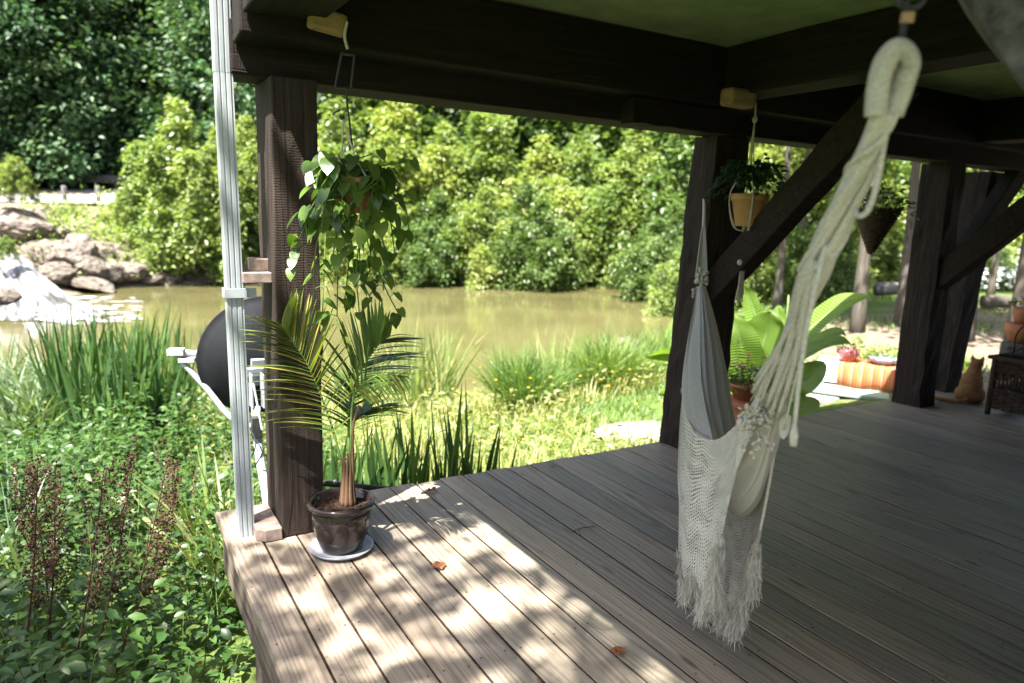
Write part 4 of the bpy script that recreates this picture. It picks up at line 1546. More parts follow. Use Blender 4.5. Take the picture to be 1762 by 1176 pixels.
def meadow():
    rg = np.random.default_rng(55)
    N = 30000
    x = rg.uniform(.3, 10.5, N)
    y = rg.uniform(.15, 9.5, N)
    d = pond_d(x, y)
    k = (d > -.1) & ~((x > 4.4) & (y < 3.4) & (x < 7)) & (y < 9.0 - .0 * x) & ~((x > 6.3) & (y < 4.5))
    x, y = x[k], y[k]
    n = len(x)
    b = on_ground(x, y)
    az = rg.uniform(0, 6.28, n)
    dd = norm(np.stack([.3 * np.cos(az), .3 * np.sin(az), np.ones(n)], -1))
    bd = np.stack([.25 * np.cos(az), .25 * np.sin(az), -.2 * np.ones(n)], -1)
    L = rg.uniform(.15, .5, n) * np.where(rg.random(n) < .05, 1.7, 1.0) * np.clip(.25 + .22 * d[k], .3, 1.1) * (.75 + .35 * np.sin(x * 2.1) * np.sin(y * 1.7))
    me = blades('bank_grass', b, dd, bd, L, rg.uniform(.006, .014, n), np.clip(rg.uniform(0, 1, n), 0, 1), 4, .05)
    tag(link('bank_grass', me, M['leaf_meadow']), 'loose sunlit grass and weeds covering the bank between deck and pond', kind='stuff')
    # leaves of the mixed low weeds among it
    N = 16000
    x = rg.uniform(.3, 9.5, N)
    y = rg.uniform(.2, 9.0, N)
    k = (pond_d(x, y) > .1) & ~((x > 4.4) & (y < 3.4) & (x < 7)) & ~((x > 6.3) & (y < 4.5)) & (np.sin(x * 1.9 + 1) + np.sin(y * 2.3) + .6 * np.sin(x * 4 + y * 3) > -.2)
    x, y = x[k], y[k]
    n = len(x)
    p = on_ground(x, y) + np.stack([np.zeros(n), np.zeros(n), rg.uniform(.03, .4, n) * np.clip(.2 + .25 * pond_d(x, y), .2, 1)], -1)
    az = rg.uniform(0, 6.28, n)
    d = np.stack([np.cos(az), np.sin(az), rg.uniform(-.3, .6, n)], -1)
    L = rg.uniform(.05, .12, n)
    me = leaf_cloud('bank_weeds', p, d, norm(rg.normal(0, .4, (n, 3)) + np.array([0, 0, 1])), L, L * .4, rg.uniform(0, 1, n))
    tag(link('bank_weeds', me, M['leaf_meadow']), 'mixed small leaved weeds on the sunny bank', kind='stuff')
    # small yellow flowers
    f = MB()
    for i in range(170):
        xx, yy = rg.uniform(1.5, 7.0), rg.uniform(1.2, 6.5)
        if rg.random() > .5 + .5 * math.sin(xx * 2 + 1) * math.sin(yy * 1.6):
            continue
        if pond_d(xx, yy) < .4:
            continue
        z = gz(xx, yy) + rg.uniform(.3, .62)
        for j in range(6):
            a = j * 1.047 + rg.uniform(-.2, .2)
            c, s_ = math.cos(a) * .012, math.sin(a) * .012
            f.add([(xx, yy, z), (xx + c - s_ * .5, yy + s_ + c * .5, z + .006), (xx + c * 1.5, yy + s_ * 1.5, z + .002), (xx + c + s_ * .5, yy + s_ - c * .5, z + .006)], [(0, 1, 2, 3)])
    tag(f.build('yellow_flowers', M['petal_yellow']), 'tiny yellow flowers scattered over the sunny bank', kind='stuff')
    # short lawn beside the middle post and in the garden
    N = 26000
    x = np.concatenate([rg.uniform(4.4, 7.2, N // 2), rg.uniform(7.5, 22, N // 2)])
    y = np.concatenate([rg.uniform(.3, 3.6, N // 2), rg.uniform(-1.0, 11, N // 2)])
    k = np.where(x < 7.3, (np.sin(x * 3) + np.sin(y * 2.2 + x) > -1.2) & ~((x > 6.2) & (y < 1.5)), np.sin(x * .8 + y * .5) + np.sin(y * 1.1 + 2) > .1)
    x, y = x[k], y[k]
    n = len(x)
    b = on_ground(x, y)
    az = rg.uniform(0, 6.28, n)
    dd = norm(np.stack([.4 * np.cos(az), .4 * np.sin(az), np.ones(n)], -1))
    me = blades('lawn_grass', b, dd, np.stack([.3 * np.cos(az), .3 * np.sin(az), -.1 * np.ones(n)], -1), rg.uniform(.05, .12, n) * np.where(x > 7.3, 1.5, 1), rg.uniform(.006, .012, n) * np.where(x > 7.3, 1.8, 1), rg.uniform(0, 1, n), 2, .1)
    tag(link('lawn_grass', me, M['leaf_lawn']), 'short green lawn beside the middle post and in the garden', kind='stuff')


meadow()
for i, (px, py, w, lab) in enumerate(((1110, 745, .55, 'pale flat stone slab in the lawn left of the middle post'), (1070, 742, .4, 'second flat stone slab farther left in the lawn'), (1400, 705, .5, 'flat stone slab by the deck edge near the banana plant'))):
    p = at_z(px, py, -.9 if i < 2 else -.6)
    m = MB()
    k = 8
    pts = [(w * math.cos(2 * math.pi * j / k) * RNG.uniform(.8, 1.1), .6 * w * math.sin(2 * math.pi * j / k) * RNG.uniform(.8, 1.1)) for j in range(k)]
    z = gz(p[0], p[1])
    m.add([(p[0] + a, p[1] + b, z + zz) for zz in (-.05, .05) for a, b in pts], [tuple(range(k - 1, -1, -1)), tuple(range(k, 2 * k))] + [(j, (j + 1) % k, k + (j + 1) % k, k + j) for j in range(k)])
    tag(m.build('stone_slab', M['slab'], None, bevel=.015), lab, 'stone slab', 'flat stones in the lawn')

# brown dock seed stalks
rg = np.random.default_rng(77)
DK_L = ['at the far left edge', 'left of the brown group', 'in the middle of the brown group', 'tallest of the brown group', 'leaning right below the iris', 'short one in front of the iris',
        'right of the brown group', 'beside the strap leaves under the dish', 'low down at the left edge', 'behind the brown group']
for i, (px, py, ty, lx) in enumerate(((5, 930, 800, 60), (50, 920, 800, 45), (90, 930, 800, 90), (130, 920, 765, 105), (160, 930, 790, 130), (70, 900, 790, -26))):
    d = 3.9 + (880 - py) * .012
    b = P(px, py, d)
    b[2] = gz(b[0], b[1])
    top = P(px + lx, ty, d + .05)
    t = thing('dock_stalk', 'rust brown dried dock seed stalk ' + DK_L[i], 'plant', b, 'dried dock stalks')
    m = MB()
    pth = spline([b, b * .5 + top * .5 + np.array([.02, 0, .03]), top], 10)
    m.tube(pth, np.linspace(.006, .002, 10), 5)
    for k in range(3):
        q = .55 + .1 * k
        c = b * (1 - q) + top * q
        m.tube([c, c + np.array([rg.uniform(-.1, .1), rg.uniform(-.06, .06), .18])], [.003, .001], 4)
    m.build('stalk', M['dock'], t)
    n = 900
    q = rg.uniform(.4, 1.0, n)
    br_ = rg.integers(0, 6, n)
    boff = rg.normal(0, .085, (6, 3)) * np.array([1, 1, .4])
    c = b * (1 - q[:, None]) + top * q[:, None] + boff[br_] * np.sin((q - .4) * 4.2)[:, None] + np.array([.05, 0, 0]) * np.sin(q * 3)[:, None] + rg.normal(0, .017, (n, 3)) * (1.35 - q)[:, None]
    dv_ = norm(rg.normal(0, 1, (n, 3)))
    me = leaf_cloud('seeds', c, dv_, norm(rg.normal(0, 1, (n, 3))), rg.uniform(.01, .02, n), rg.uniform(.008, .014, n), rg.random(n))
    tag(world_part(link('seeds', me, M['dock'], t)), kind='stuff')

# ================================================================== OBJECTS
def tubes(m, pts, r, n=6, k=14):
    m.tube(spline(pts, k), r, n)
    return m


# ------------------------------------------------------------------ satellite dish
dc = P(452, 612, 4.25)
dish = thing('satellite_dish', 'black backed satellite dish with grey feed arm behind the left post', 'satellite dish', (dc[0], dc[1], -.9))
axis_n = norm(_f * .80 - _r2 * .52 + np.array([0, 0, .30]))          # where the dish looks: away and left
sx = norm(np.cross(axis_n, np.array([0, 0, 1.0])))
sy = np.cross(sx, axis_n)
Rd = np.stack([sx, sy, axis_n], 1)
m = MB()
prof = [(.365 * q, .10 * q * q - .10) for q in np.linspace(0.001, 1, 12)] + [(.372, .0), (.370, .006), (.36, .003)] + [(.365 * q, .10 * q * q - .096) for q in np.linspace(.98, .001, 10)]
m.lathe(prof, dc, 56, Rd)
m.build('reflector', M['dish_back'], dish, True)
ab = dc - sy * .40 - axis_n * .08
lnb = P(318, 612, 4.12)
arm0 = dc - sy * .33 - axis_n * .12
m = MB()
tubes(m, [P(446, 735, 4.06), P(425, 732, 4.08), P(394, 716, 4.1), P(360, 674, 4.12), P(336, 648, 4.12), P(314, 624, 4.1)], .017, 8)
m.build('feed_arm', M['white_metal'], dish, True)
m = MB()
m.tube([P(350, 612, 4.18), P(336, 611, 4.15)], [.036, .03], 12)
m.tube([P(336, 611, 4.15), P(312, 608, 4.1)], [.024, .026], 12)
m.box(P(303, 606, 4.08), (.09, .06, .04), Matrix.Rotation(-.3, 3, 'Z'))
m.box(P(322, 620, 4.1), (.09, .05, .03), Matrix.Rotation(-.3, 3, 'Z'))
m.build('feed_horn', M['grey_plastic'], dish, bevel=.004)
mt = P(452, 690, 4.05)
m = MB()
br = dc - axis_n * .13
m.box(br + np.array([0, 0, -.05]), (.2, .03, .16), np.stack([sx, axis_n, sy], 1))
m.box(P(438, 640, 4.1), (.10, .03, .05), np.stack([sx, axis_n, sy], 1))
m.box(P(432, 672, 4.08), (.012, .08, .2))
m.box(P(452, 672, 4.08), (.012, .08, .2))
m.build('mount_bracket', M['white_metal'], dish, bevel=.003)
m = MB()
m.tube([P(436, 660, 4.02), P(451, 740, 3.98)], .006, 8)
m.build('adjusting_rod', M['steel'], dish)
m = MB()
tubes(m, [P(440, 700, 4.1), P(446, 780, 4.05), P(458, 850, 3.95), P(466, 930, 3.85)], .026, 10)
m.build('mast', M['white_metal'], dish, True)
m = MB()
m.box(P(441, 735, 4.04), (.055, .06, .12))
m.build('clamp', M['black_metal'], dish, bevel=.004)
m = MB()
tubes(m, [P(425, 730, 4.0), P(440, 760, 3.98), P(430, 790, 3.98), P(400, 805, 4.0), P(385, 780, 4.05)], .004, 5)
tubes(m, [P(455, 770, 3.95), P(440, 800, 3.95), P(415, 815, 3.98)], .004, 5)
m.build('cable', M['rubber'], dish)
m = MB()
f0, f1 = at_y(560, 826, .06), at_y(712, 846, .02)
m.tube([f0 + np.array([-.1, .02, 0]), f1], .016, 6)
m.build('strut', M['black_metal'], dish)
m = MB()
m.sphere(at_y(577, 829, .03), .012)
m.build('bolt', M['steel'], dish)

# ------------------------------------------------------------------ palm in a glazed pot
PC = np.array([.428, -.645, 0])
sau = MB()
sau.lathe([(.001, .003), (.10, .003), (.122, .006), (.136, .018), (.139, .022), (.136, .024), (.12, .014), (.1, .011), (.001, .011)], PC, 48)
tag(sau.build('plant_saucer', M['saucer'], None, True), 'blue grey glazed saucer under the potted palm', 'saucer')
palm = thing('potted_palm', 'young palm with arching fronds in a dark glazed pot at the deck corner', 'potted plant', (PC[0], PC[1], .012))
m = MB()


def pot_mod(th, z):
    k = max(0, min(1, (z - .06) / .05)) * max(0, min(1, (.19 - z) / .04))
    return 1 + .018 * k * (abs(math.cos(th * 4)) ** .35 - .55)


m.lathe([(.001, .012), (.086, .012), (.094, .03), (.108, .07), (.119, .12), (.126, .165), (.124, .19), (.12, .2), (.124, .205), (.139, .208), (.144, .216), (.144, .226), (.138, .232),
         (.128, .23), (.122, .215), (.118, .19), (.001, .19)], PC, 64, None, pot_mod)
m.build('pot', M['glaze'], palm, True)
m = MB()
rg = np.random.default_rng(4)
m.lathe([(.001, .207), (.04, .205), (.08, .2), (.121, .196)], PC, 24)
for i in range(90):
    a, r = rg.uniform(0, 6.28), .115 * math.sqrt(rg.random())
    m.sphere((PC[0] + r * math.cos(a), PC[1] + r * math.sin(a), .2 + rg.uniform(0, .006)), rg.uniform(.003, .008), 5, 4)
m.build('soil', M['soil'], palm)
m = MB()
pb = PC + np.array([.03, 0, .195])
DP = 3.03
for k in range(9):
    a = k * .7
    off = np.array([math.cos(a) * .018, math.sin(a) * .018, 0])
    m.tube(spline([pb + off * 1.5, pb + off * 1.2 + np.array([0, 0, .09]), pb + off * .8 + np.array([.004 * k - .02, 0, .17 + .012 * k])], 7), np.linspace(.014, .004, 7), 6)
m.build('stem', M['fiber'], palm, True)


def frond(pts, n, Ll, start, rg, dl, width=.023, droop=.35, ang=.85, tipcol=.0):
    """rachis through pts with a leaflet to each side at every step"""
    path = spline(pts, 40)
    m = MB()
    m.tube(path, np.linspace(.006, .0016, 40), 6)
    ra = m.build('frond', M['stem'], palm, True)
    T = norm(np.gradient(path, axis=0))
    base, dr, bend, LL, WW, var, tw = [], [], [], [], [], [], []
    side_ref = np.array(dl, float)
    for i in range(n):
        q = start + (1 - start) * i / (n - 1)
        k = min(39, int(q * 39))
        t = T[k]
        s = norm(side_ref - t * (side_ref @ t))
        up = norm(np.cross(s, t))
        if up[2] < 0:
            up = -up
        prof_ = math.sin(math.pi * min(1, .12 + .88 * (q - start) / (1 - start)) ** .8) ** .6
        for sg in (-1, 1):
            a = ang * (1.15 - .55 * (q - start) / (1 - start)) + rg.normal(0, .05)
            d = norm(t * math.cos(a) + s * sg * math.sin(a) + up * (.18 + rg.normal(0, .05)))
            base.append(path[k]); dr.append(d)
            g = np.array([0, 0, -1.0])
            bend.append((g - d * (g @ d)) * droop * rg.uniform(.6, 1.25) + rg.normal(0, .02, 3))
            LL.append(Ll * (.35 + .65 * prof_) * rg.uniform(.9, 1.08))
            WW.append(width * rg.uniform(.85, 1.15)); var.append(np.clip(rg.uniform(.15, .7) + tipcol + (.35 if rg.random() < .08 else 0), 0, 1)); tw.append(rg.uniform(-.25, .25))
    me = blades('leaflets', base, dr, bend, LL, WW, np.array(var), 7, .05, .75, np.array(tw))
    o = link('leaflets', me, M['leaf_palm'], ra)
    o.location = (0, 0, 0)
    tag(o, kind='stuff')


rg = np.random.default_rng(6)
b0 = pb + np.array([0, 0, .1])
frond([b0 + np.array([-.01, 0, .03]), P(574, 745, 3.02), P(552, 680, 3.0), P(528, 625, 2.97), P(500, 583, 2.93), P(488, 563, 2.9)], 46, .27, .22, rg, -_r2 - .2 * _f, tipcol=.25, droop=.28)
frond([b0 + np.array([.01, 0, .03]), P(600, 720, 3.05), P(608, 670, 3.07), P(625, 632, 3.05), P(650, 595, 3.0), P(668, 580, 2.96)], 44, .26, .26, rg, _r2 - .1 * _f, droop=.22)
frond([b0 + np.array([.012, -.01, .05]), P(606, 700, 2.98), P(622, 665, 2.95), P(655, 645, 2.9), P(700, 648, 2.86)], 20, .20, .35, rg, np.array([0, 0, 1.]) + .3 * _f, droop=.4, width=.011)
frond([b0 + np.array([.015, .0, .02]), P(608, 735, 3.06), P(625, 712, 3.1), P(655, 700, 3.15)], 26, .2, .3, rg, _r2 + _u2 * .3, droop=.45)
m = MB()
tubes(m, [b0 + np.array([.02, -.01, 0]), P(607, 740, 2.99), P(618, 698, 2.98)], np.linspace(.008, .004, 14), 6)
m.build('dry_stalk', M['fiber'], palm)

# ------------------------------------------------------------------ trailing pothos
HY = -.62
hp = thing('hanging_plant', 'terracotta pot of trailing heart leaved vine hanging by the left post', 'hanging plant', at_y(600, 345, HY))
pc = at_y(603, 335, HY)
m = MB()
m.lathe([(.001, -.075), (.06, -.075), (.085, .03), (.093, .03), (.094, .065), (.088, .066), (.084, .05), (.001, .05)], pc, 32)
m.build('pot', M['terracotta'], hp, True)
m = MB()
m.lathe([(.001, .052), (.08, .05)], pc, 16)
m.build('soil', M['soil'], hp)
m = MB()
top = at_y(597, 60, HY)
hk = at_y(598, 152, HY)
tubes(m, [at_y(597, 38, HY), at_y(593, 62, HY), at_y(598, 85, HY)], .006, 6)
m.build('cord', M['jute'], hp)
m = MB()
for a, b in (((588, 92), (577, 150)), ((610, 95), (604, 150)), ((588, 92), (610, 95)), ((577, 150), (602, 152))):
    m.tube([at_y(*a, HY), at_y(*b, HY)], .006, 6)
m.build('swivel_frame', M['black_metal'], hp)
m = MB()
tubes(m, [hk, at_y(597, 175, HY), at_y(602, 215, HY), at_y(605, 250, HY)], .004, 6)
tubes(m, [at_y(585, 190, HY), at_y(576, 194, HY), at_y(573, 198, HY)], .0035, 6)
m.tube([at_y(588, 200, HY), at_y(590, 206, HY)], [.011, .009], 8)
m.build('hook', M['black_metal'], hp)
m = MB()
for k in range(4):
    a = k * 1.57 + .5
    tubes(m, [at_y(590, 205, HY) if k % 2 else at_y(604, 235, HY), (at_y(596, 225, HY) + pc) / 2 + np.array([.04 * math.cos(a), .04 * math.sin(a), .02]), pc + np.array([.093 * math.cos(a), .093 * math.sin(a), .06])], .0035, 5)
m.build('hanger_cords', M['jute'], hp)


def heart_leaf(seed):
    """heart shaped blade, base at the origin, tip along +Y, folded on its midrib"""
    n = 9
    out = [(0, 0)]
    xs = [.0, .25, .42, .5, .48, .40, .27, .12, 0]
    ys = [0, -.12, -.06, .12, .34, .56, .77, .92, 1.06]
    rg = np.random.default_rng(seed)
    curl, fold = rg.uniform(.15, .4), rg.uniform(.12, .32)
    vs, fs = [], []
    for i in range(n):
        y = ys[i]
        ym = max(0, y if i else 0)
        zc = -curl * ym * ym * .5
        w = xs[i] * .84
        vs += [(0, ym, zc), (w * .55, y * .5 + ym * .5, zc + fold * w * .45), (w, y, zc + fold * w * .6 - .05 * w), (-w * .55, y * .5 + ym * .5, zc + fold * w * .45), (-w, y, zc + fold * w * .6 - .05 * w)]
    for i in range(n - 1):
        a, b = i * 5, (i + 1) * 5
        fs += [(a, a + 1, b + 1, b), (a + 1, a + 2, b + 2, b + 1), (a, b, b + 3, a + 3), (a + 3, b + 3, b + 4, a + 4)]
    me = bpy.data.meshes.new('leaf')
    me.from_pydata(vs, [], fs)
    me.update()
    me.materials.append(M['pothos'])
    me.polygons.foreach_set('use_smooth', [True] * len(me.polygons))
    return me


HL = [heart_leaf(s) for s in range(5)]


def put_leaf(parent, pos, d, up, size, k):
    o = bpy.data.objects.new('leaf', HL[k % 5])
    COL.objects.link(o)
    o.parent = parent
    y = norm(d)
    x = norm(np.cross(y, up))
    z = np.cross(x, y)
    off = sum([np.array(p.location) for p in (parent, parent.parent) if p is not None and p.parent is None], np.zeros(3))
    mm = Matrix(((x[0] * size, y[0] * size, z[0] * size, pos[0]), (x[1] * size, y[1] * size, z[1] * size, pos[1]), (x[2] * size, y[2] * size, z[2] * size, pos[2]), (0, 0, 0, 1)))
    o.matrix_basis = mm
    return o


rg = np.random.default_rng(12)
VINES = [((520, 400), (503, 470)), ((545, 420), (540, 520)), ((560, 400), (555, 540)), ((580, 420), (580, 545)), ((600, 420), (592, 530)), ((615, 440), (618, 540)), ((640, 420), (655, 480)),
         ((650, 460), (690, 550)), ((670, 380), (700, 410)), ((660, 330), (700, 350)), ((640, 290), (690, 280)), ((560, 300), (545, 330)), ((545, 290), (548, 275)), ((620, 460), (640, 520)),
         ((690, 340), (705, 400)), ((530, 370), (530, 420)), ((580, 380), (570, 460)), ((630, 380), (640, 450)), ((660, 420), (660, 500)), ((610, 280), (640, 265)), ((580, 280), (570, 262)), ((600, 400), (610, 480)), ((665, 350), (680, 440)), ((590, 330), (575, 380)), ((620, 340), (628, 400)), ((605, 350), (600, 390)), ((560, 350), (552, 400)), ((640, 340), (655, 390)), ((580, 310), (560, 350))]
FRONT = len(VINES) - 6
lc = 0
for i, (mid, end) in enumerate(VINES):
    yo = rg.uniform(-.10, .09) if i < FRONT else rg.uniform(-.14, -.1)
    a = rg.uniform(0, 6.28)
    st = pc + np.array([.06 * math.cos(a), .06 * math.sin(a), .06])
    lip = pc + np.array([(.11 if mid[0] > 600 else -.11) * rg.uniform(.5, 1), yo * .9, rg.uniform(.05, .12)])
    pts = [st, lip, at_y(mid[0], mid[1], HY + yo), at_y(end[0], end[1], HY + yo + rg.uniform(-.03, .03))]
    path = spline(pts, 40)
    m = MB()
    m.tube(path, .0028, 5)
    vine = m.build('vine', M['stem'], hp, True)
    ln = np.linalg.norm(np.diff(path, axis=0), axis=1).sum()
    nl = max(3, int(ln / .055))
    for j in range(nl):
        q = .18 + .82 * (j + rg.uniform(-.2, .2)) / max(1, nl - 1)
        k = int(np.clip(q, 0, 1) * 39)
        az = rg.uniform(0, 6.28)
        outd = np.array([math.cos(az), math.sin(az) * .8, 0])
        pet = rg.uniform(.02, .055)
        pos = path[k] + outd * pet + np.array([0, 0, rg.uniform(-.005, .02)])
        d = outd * rg.uniform(.35, .9) + np.array([0, 0, -rg.uniform(.35, 1.0)])
        up = outd * .7 + np.array([0, 0, .8]) + rg.normal(0, .25, 3)
        pm_ = MB()
        put_leaf(vine, pos, d, up, rg.uniform(.05, .092) * (1.05 - .2 * q), lc)
        if j % 2 == 0:
            pm_.tube([path[k], (path[k] + pos) / 2 + np.array([0, 0, .006]), pos], .0016, 4)
            ptl = pm_.build('petiole', M['stem'], vine)
            ptl.location = (0, 0, 0)
        lc += 1

# ------------------------------------------------------------------ hammock
hk = P(1556, 5, 1.2)
ham = thing('hammock', 'cream cotton hammock with crocheted fringe slung across the porch', 'hammock', (1.35, -2.0, 0.02))
m = MB()
tubes(m, [P(1561, 0, 1.2), P(1556, 35, 1.2), P(1551, 70, 1.2), P(1542, 112, 1.2)], .006, 8)
m.build('hook', M['black_metal'], ham, True)
m = MB()
th = np.linspace(0, 2 * math.pi, 20)
cc = P(1566, -12, 1.22)
m.tube([cc + _r2 * .026 * math.cos(t) + _u2 * .026 * math.sin(t) for t in th], .006, 8, False)
m.build('ring', M['black_metal'], ham, True)
m = MB()
m.tube([P(1563, 22, 1.19), P(1560, 40, 1.195)], .011, 8)
m.build('collar', M['newwood'], ham)
loop = spline([P(1507, 200, 1.225), P(1511, 150, 1.215), P(1523, 108, 1.205), P(1545, 86, 1.2), P(1563, 108, 1.21), P(1552, 150, 1.225), P(1534, 198, 1.235)], 240)
m = MB()
m.tube(loop, [.0185 * (1 + .085 * math.sin(i * 1.57)) for i in range(240)], 12)
m.build('wrapped_loop', M['cotton'], ham, True)
cl = spline([P(1521, 190, 1.225), P(1497, 260, 1.29), P(1462, 335, 1.37), P(1428, 410, 1.45), P(1398, 475, 1.53)], 60)
T = norm(np.gradient(cl, axis=0))
A1 = norm(np.cross(T, np.array([0, 1.0, 0])))
A2 = np.cross(T, A1)
s_ = np.linspace(0, 1, 60)
rg = np.random.default_rng(19)
for k in range(24):
    ph = k * 2.4
    rk = math.sqrt((k + .5) / 24)
    tw = ph + s_ * (2.4 + rg.uniform(-.5, .5))
    R_ = (.014 + .015 * s_) * rk * (1 + .1 * np.sin(k * 3 + s_ * 7))
    pth = cl + A1 * (R_ * np.cos(tw))[:, None] + A2 * (R_ * np.sin(tw))[:, None]
    m = MB()
    m.tube(pth, rg.uniform(.004, .009) * (1 + .15 * np.sin(k * 2.1 + s_ * 6)), 7)
    m.build('twisted_strand', M['cotton'], ham, True)
# a loose band spiralling round the bundle
m = MB()
tw = 1.0 + s_ * 9.0
pth = cl + A1 * ((.021 + .010 * s_) * np.cos(tw))[:, None] + A2 * ((.021 + .010 * s_) * np.sin(tw))[:, None]
m.tube(pth, .0045, 8)
m.build('binding_cord', M['cotton'], ham, True)
fan = [(1292, 690, 1.95), (1300, 655, 1.9), (1306, 700, 1.9), (1314, 640, 1.86), (1322, 690, 1.86), (1330, 655, 1.83), (1338, 720, 1.84), (1345, 660, 1.8), (1349, 740, 1.84), (1352, 690, 1.8), (1284, 720, 2.0)]
fan += [(1290, 705, 1.97), (1303, 690, 1.92), (1311, 655, 1.88), (1320, 700, 1.87), (1328, 640, 1.84), (1333, 705, 1.85), (1340, 645, 1.81), (1346, 700, 1.82), (1287, 712, 1.99), (1316, 648, 1.87), (1351, 670, 1.8), (1296, 675, 1.92), (1318, 665, 1.86), (1335, 690, 1.83), (1350, 650, 1.79), (1326, 720, 1.88), (1308, 670, 1.88), (1342, 685, 1.82)]
for k, (x, y, d) in enumerate(fan):
    e = P(x, y, d)
    a = cl[-1] + A1[-1] * .026 * math.cos(k * 2.4) * (.5 + .5 * (k % 2)) + A2[-1] * .026 * math.sin(k * 2.4) * (.5 + .5 * (k % 2))
    m = MB()
    w_ = rg.uniform(.003, .0085)
    tubes(m, [cl[-9] + (a - cl[-1]) * .85, a, (a + e) / 2 + np.array([0, 0, -.02 + .004 * (k % 3)]), e], np.linspace(w_ * 1.2, w_ * .8, 14), 7)
    m.build('cord', M['cotton'], ham, True)
m = MB()
tubes(m, [P(1428, 412, 1.45), P(1416, 440, 1.45), P(1393, 540, 1.46), P(1376, 650, 1.48), P(1367, 735, 1.5)], np.linspace(.006, .0045, 14), 6)
m.build('loose_cord', M['cotton'], ham, True)
m = MB()
m.tube([P(1367, 730, 1.5), P(1366, 750, 1.5), P(1365, 768, 1.5)], [.005, .009, .007], 8)
m.build('cord_end', M['cotton'], ham, True)
m = MB()
tubes(m, [P(1528, 200, 1.25), P(1519, 260, 1.27), P(1508, 320, 1.29), P(1494, 362, 1.31), P(1478, 372, 1.33), P(1470, 360, 1.35)], .0055, 7, 24)
m.build('loose_cord', M['cotton'], ham, True)
A = loft([[P(1345, 712, 1.86), P(1356, 712, 1.85), P(1362, 718, 1.85)], [P(1340, 735, 1.87), P(1350, 740, 1.86), P(1358, 742, 1.86)], [P(1342, 752, 1.87), P(1348, 756, 1.86), P(1353, 752, 1.86)]], 8, 8)
grid_mesh('cloth_tag', A, M['cloth'], ham, thick=.002)
# ruffles and picot loops where the cords meet the cloth
rg = np.random.default_rng(9)
m = MB()
for k in range(190):
    q = rg.random()
    c = P(1352 - 62 * q + rg.normal(0, 9), 648 + 90 * q + rg.normal(0, 26), 1.84 + .1 * q)
    n1, n2 = norm(rg.normal(0, 1, 3)), norm(rg.normal(0, 1, 3))
    r = rg.uniform(.003, .0065)
    m.tube([c + n1 * r * math.cos(t) + n2 * r * math.sin(t) * .8 for t in np.linspace(0, 5.6, 9)], rg.uniform(.0022, .0036), 5, False)
m.build('picot_loops', M['cotton'], ham, True)
tag(ham.children[-1], kind='stuff')
m = MB()
for k in range(26):
    q = k / 25
    c = P(1356 - 78 * q, 630 + 105 * q, 1.83 + .14 * q)
    m.sphere(c + rg.normal(0, .006, 3), (.016, .012, .014), 8, 6)
m.build('heading_knots', M['cotton'], ham, True)
tag(ham.children[-1], kind='stuff')
# far half of the cloth, in deep folds
rows = [[P(1198, 494, 4.0), P(1204, 492, 3.98), P(1210, 492, 3.98), P(1215, 494, 4.0)],
        [P(1188, 560, 3.7), P(1203, 552, 3.62), P(1218, 554, 3.62), P(1232, 566, 3.72)],
        [P(1179, 630, 3.34), P(1200, 616, 3.22), P(1225, 622, 3.22), P(1246, 650, 3.36)],
        [P(1177, 690, 2.98), P(1202, 676, 2.84), P(1230, 690, 2.84), P(1256, 728, 3.0)],
        [P(1190, 738, 2.6), P(1216, 742, 2.48), P(1242, 758, 2.5), P(1262, 770, 2.66)],
        [P(1205, 760, 2.45), P(1230, 790, 2.35), P(1255, 800, 2.36), P(1275, 800, 2.5)]]
A = loft(rows, 70, 60)
u = np.linspace(0, 1, 70)[:, None]
v = np.linspace(0, 1, 60)[None, :]
amp = .032 * np.sin(np.pi * np.clip(v * 1.05, 0, 1)) ** .6 * (.35 + v)
fo = amp * np.sin(u * 2 * np.pi * 6.2 + 1.1 * np.sin(v * 3 + 1) + .5) * (.6 + .4 * np.sin(u * 9))
A = A + (-_f)[None, None, :] * (fo * 1.6)[..., None] + _r2[None, None, :] * (fo * .6)[..., None]
grid_mesh('cloth', A, M['cloth'], ham)
# near half, a hanging belly of cloth
rows = [[P(1196, 742, 2.5), P(1228, 757, 2.33), P(1266, 730, 2.13), P(1306, 686, 1.94), P(1338, 645, 1.83)],
        [P(1212, 780, 2.42), P(1244, 800, 2.24), P(1284, 775, 2.06), P(1318, 715, 1.92), P(1344, 660, 1.82)],
        [P(1225, 830, 2.45), P(1262, 868, 2.28), P(1300, 838, 2.12), P(1330, 745, 1.96), P(1350, 675, 1.83)],
        [P(1240, 850, 2.55), P(1272, 888, 2.4), P(1308, 862, 2.26), P(1336, 780, 2.1), P(1354, 700, 1.88)],
        [P(1262, 800, 2.66), P(1296, 838, 2.52), P(1322, 812, 2.36), P(1342, 745, 2.15), P(1356, 690, 1.92)],
        [P(1272, 745, 2.7), P(1300, 770, 2.58), P(1326, 752, 2.4), P(1344, 715, 2.18), P(1356, 670, 1.93)]]
A = loft(rows, 60, 60)
u = np.linspace(0, 1, 60)[:, None]
v = np.linspace(0, 1, 60)[None, :]
fo = .011 * np.sin(v * 2 * np.pi * 9 + 2 * u) * np.clip(np.sin(np.pi * u), 0, 1) ** .5 * (.5 + .5 * np.sin(v * 5 + u * 2))
A = A + (-_f)[None, None, :] * fo[..., None] + np.array([0, 0, -1.0])[None, None, :] * fo[..., None] * .6
grid_mesh('cloth', A, M['cloth'], ham)


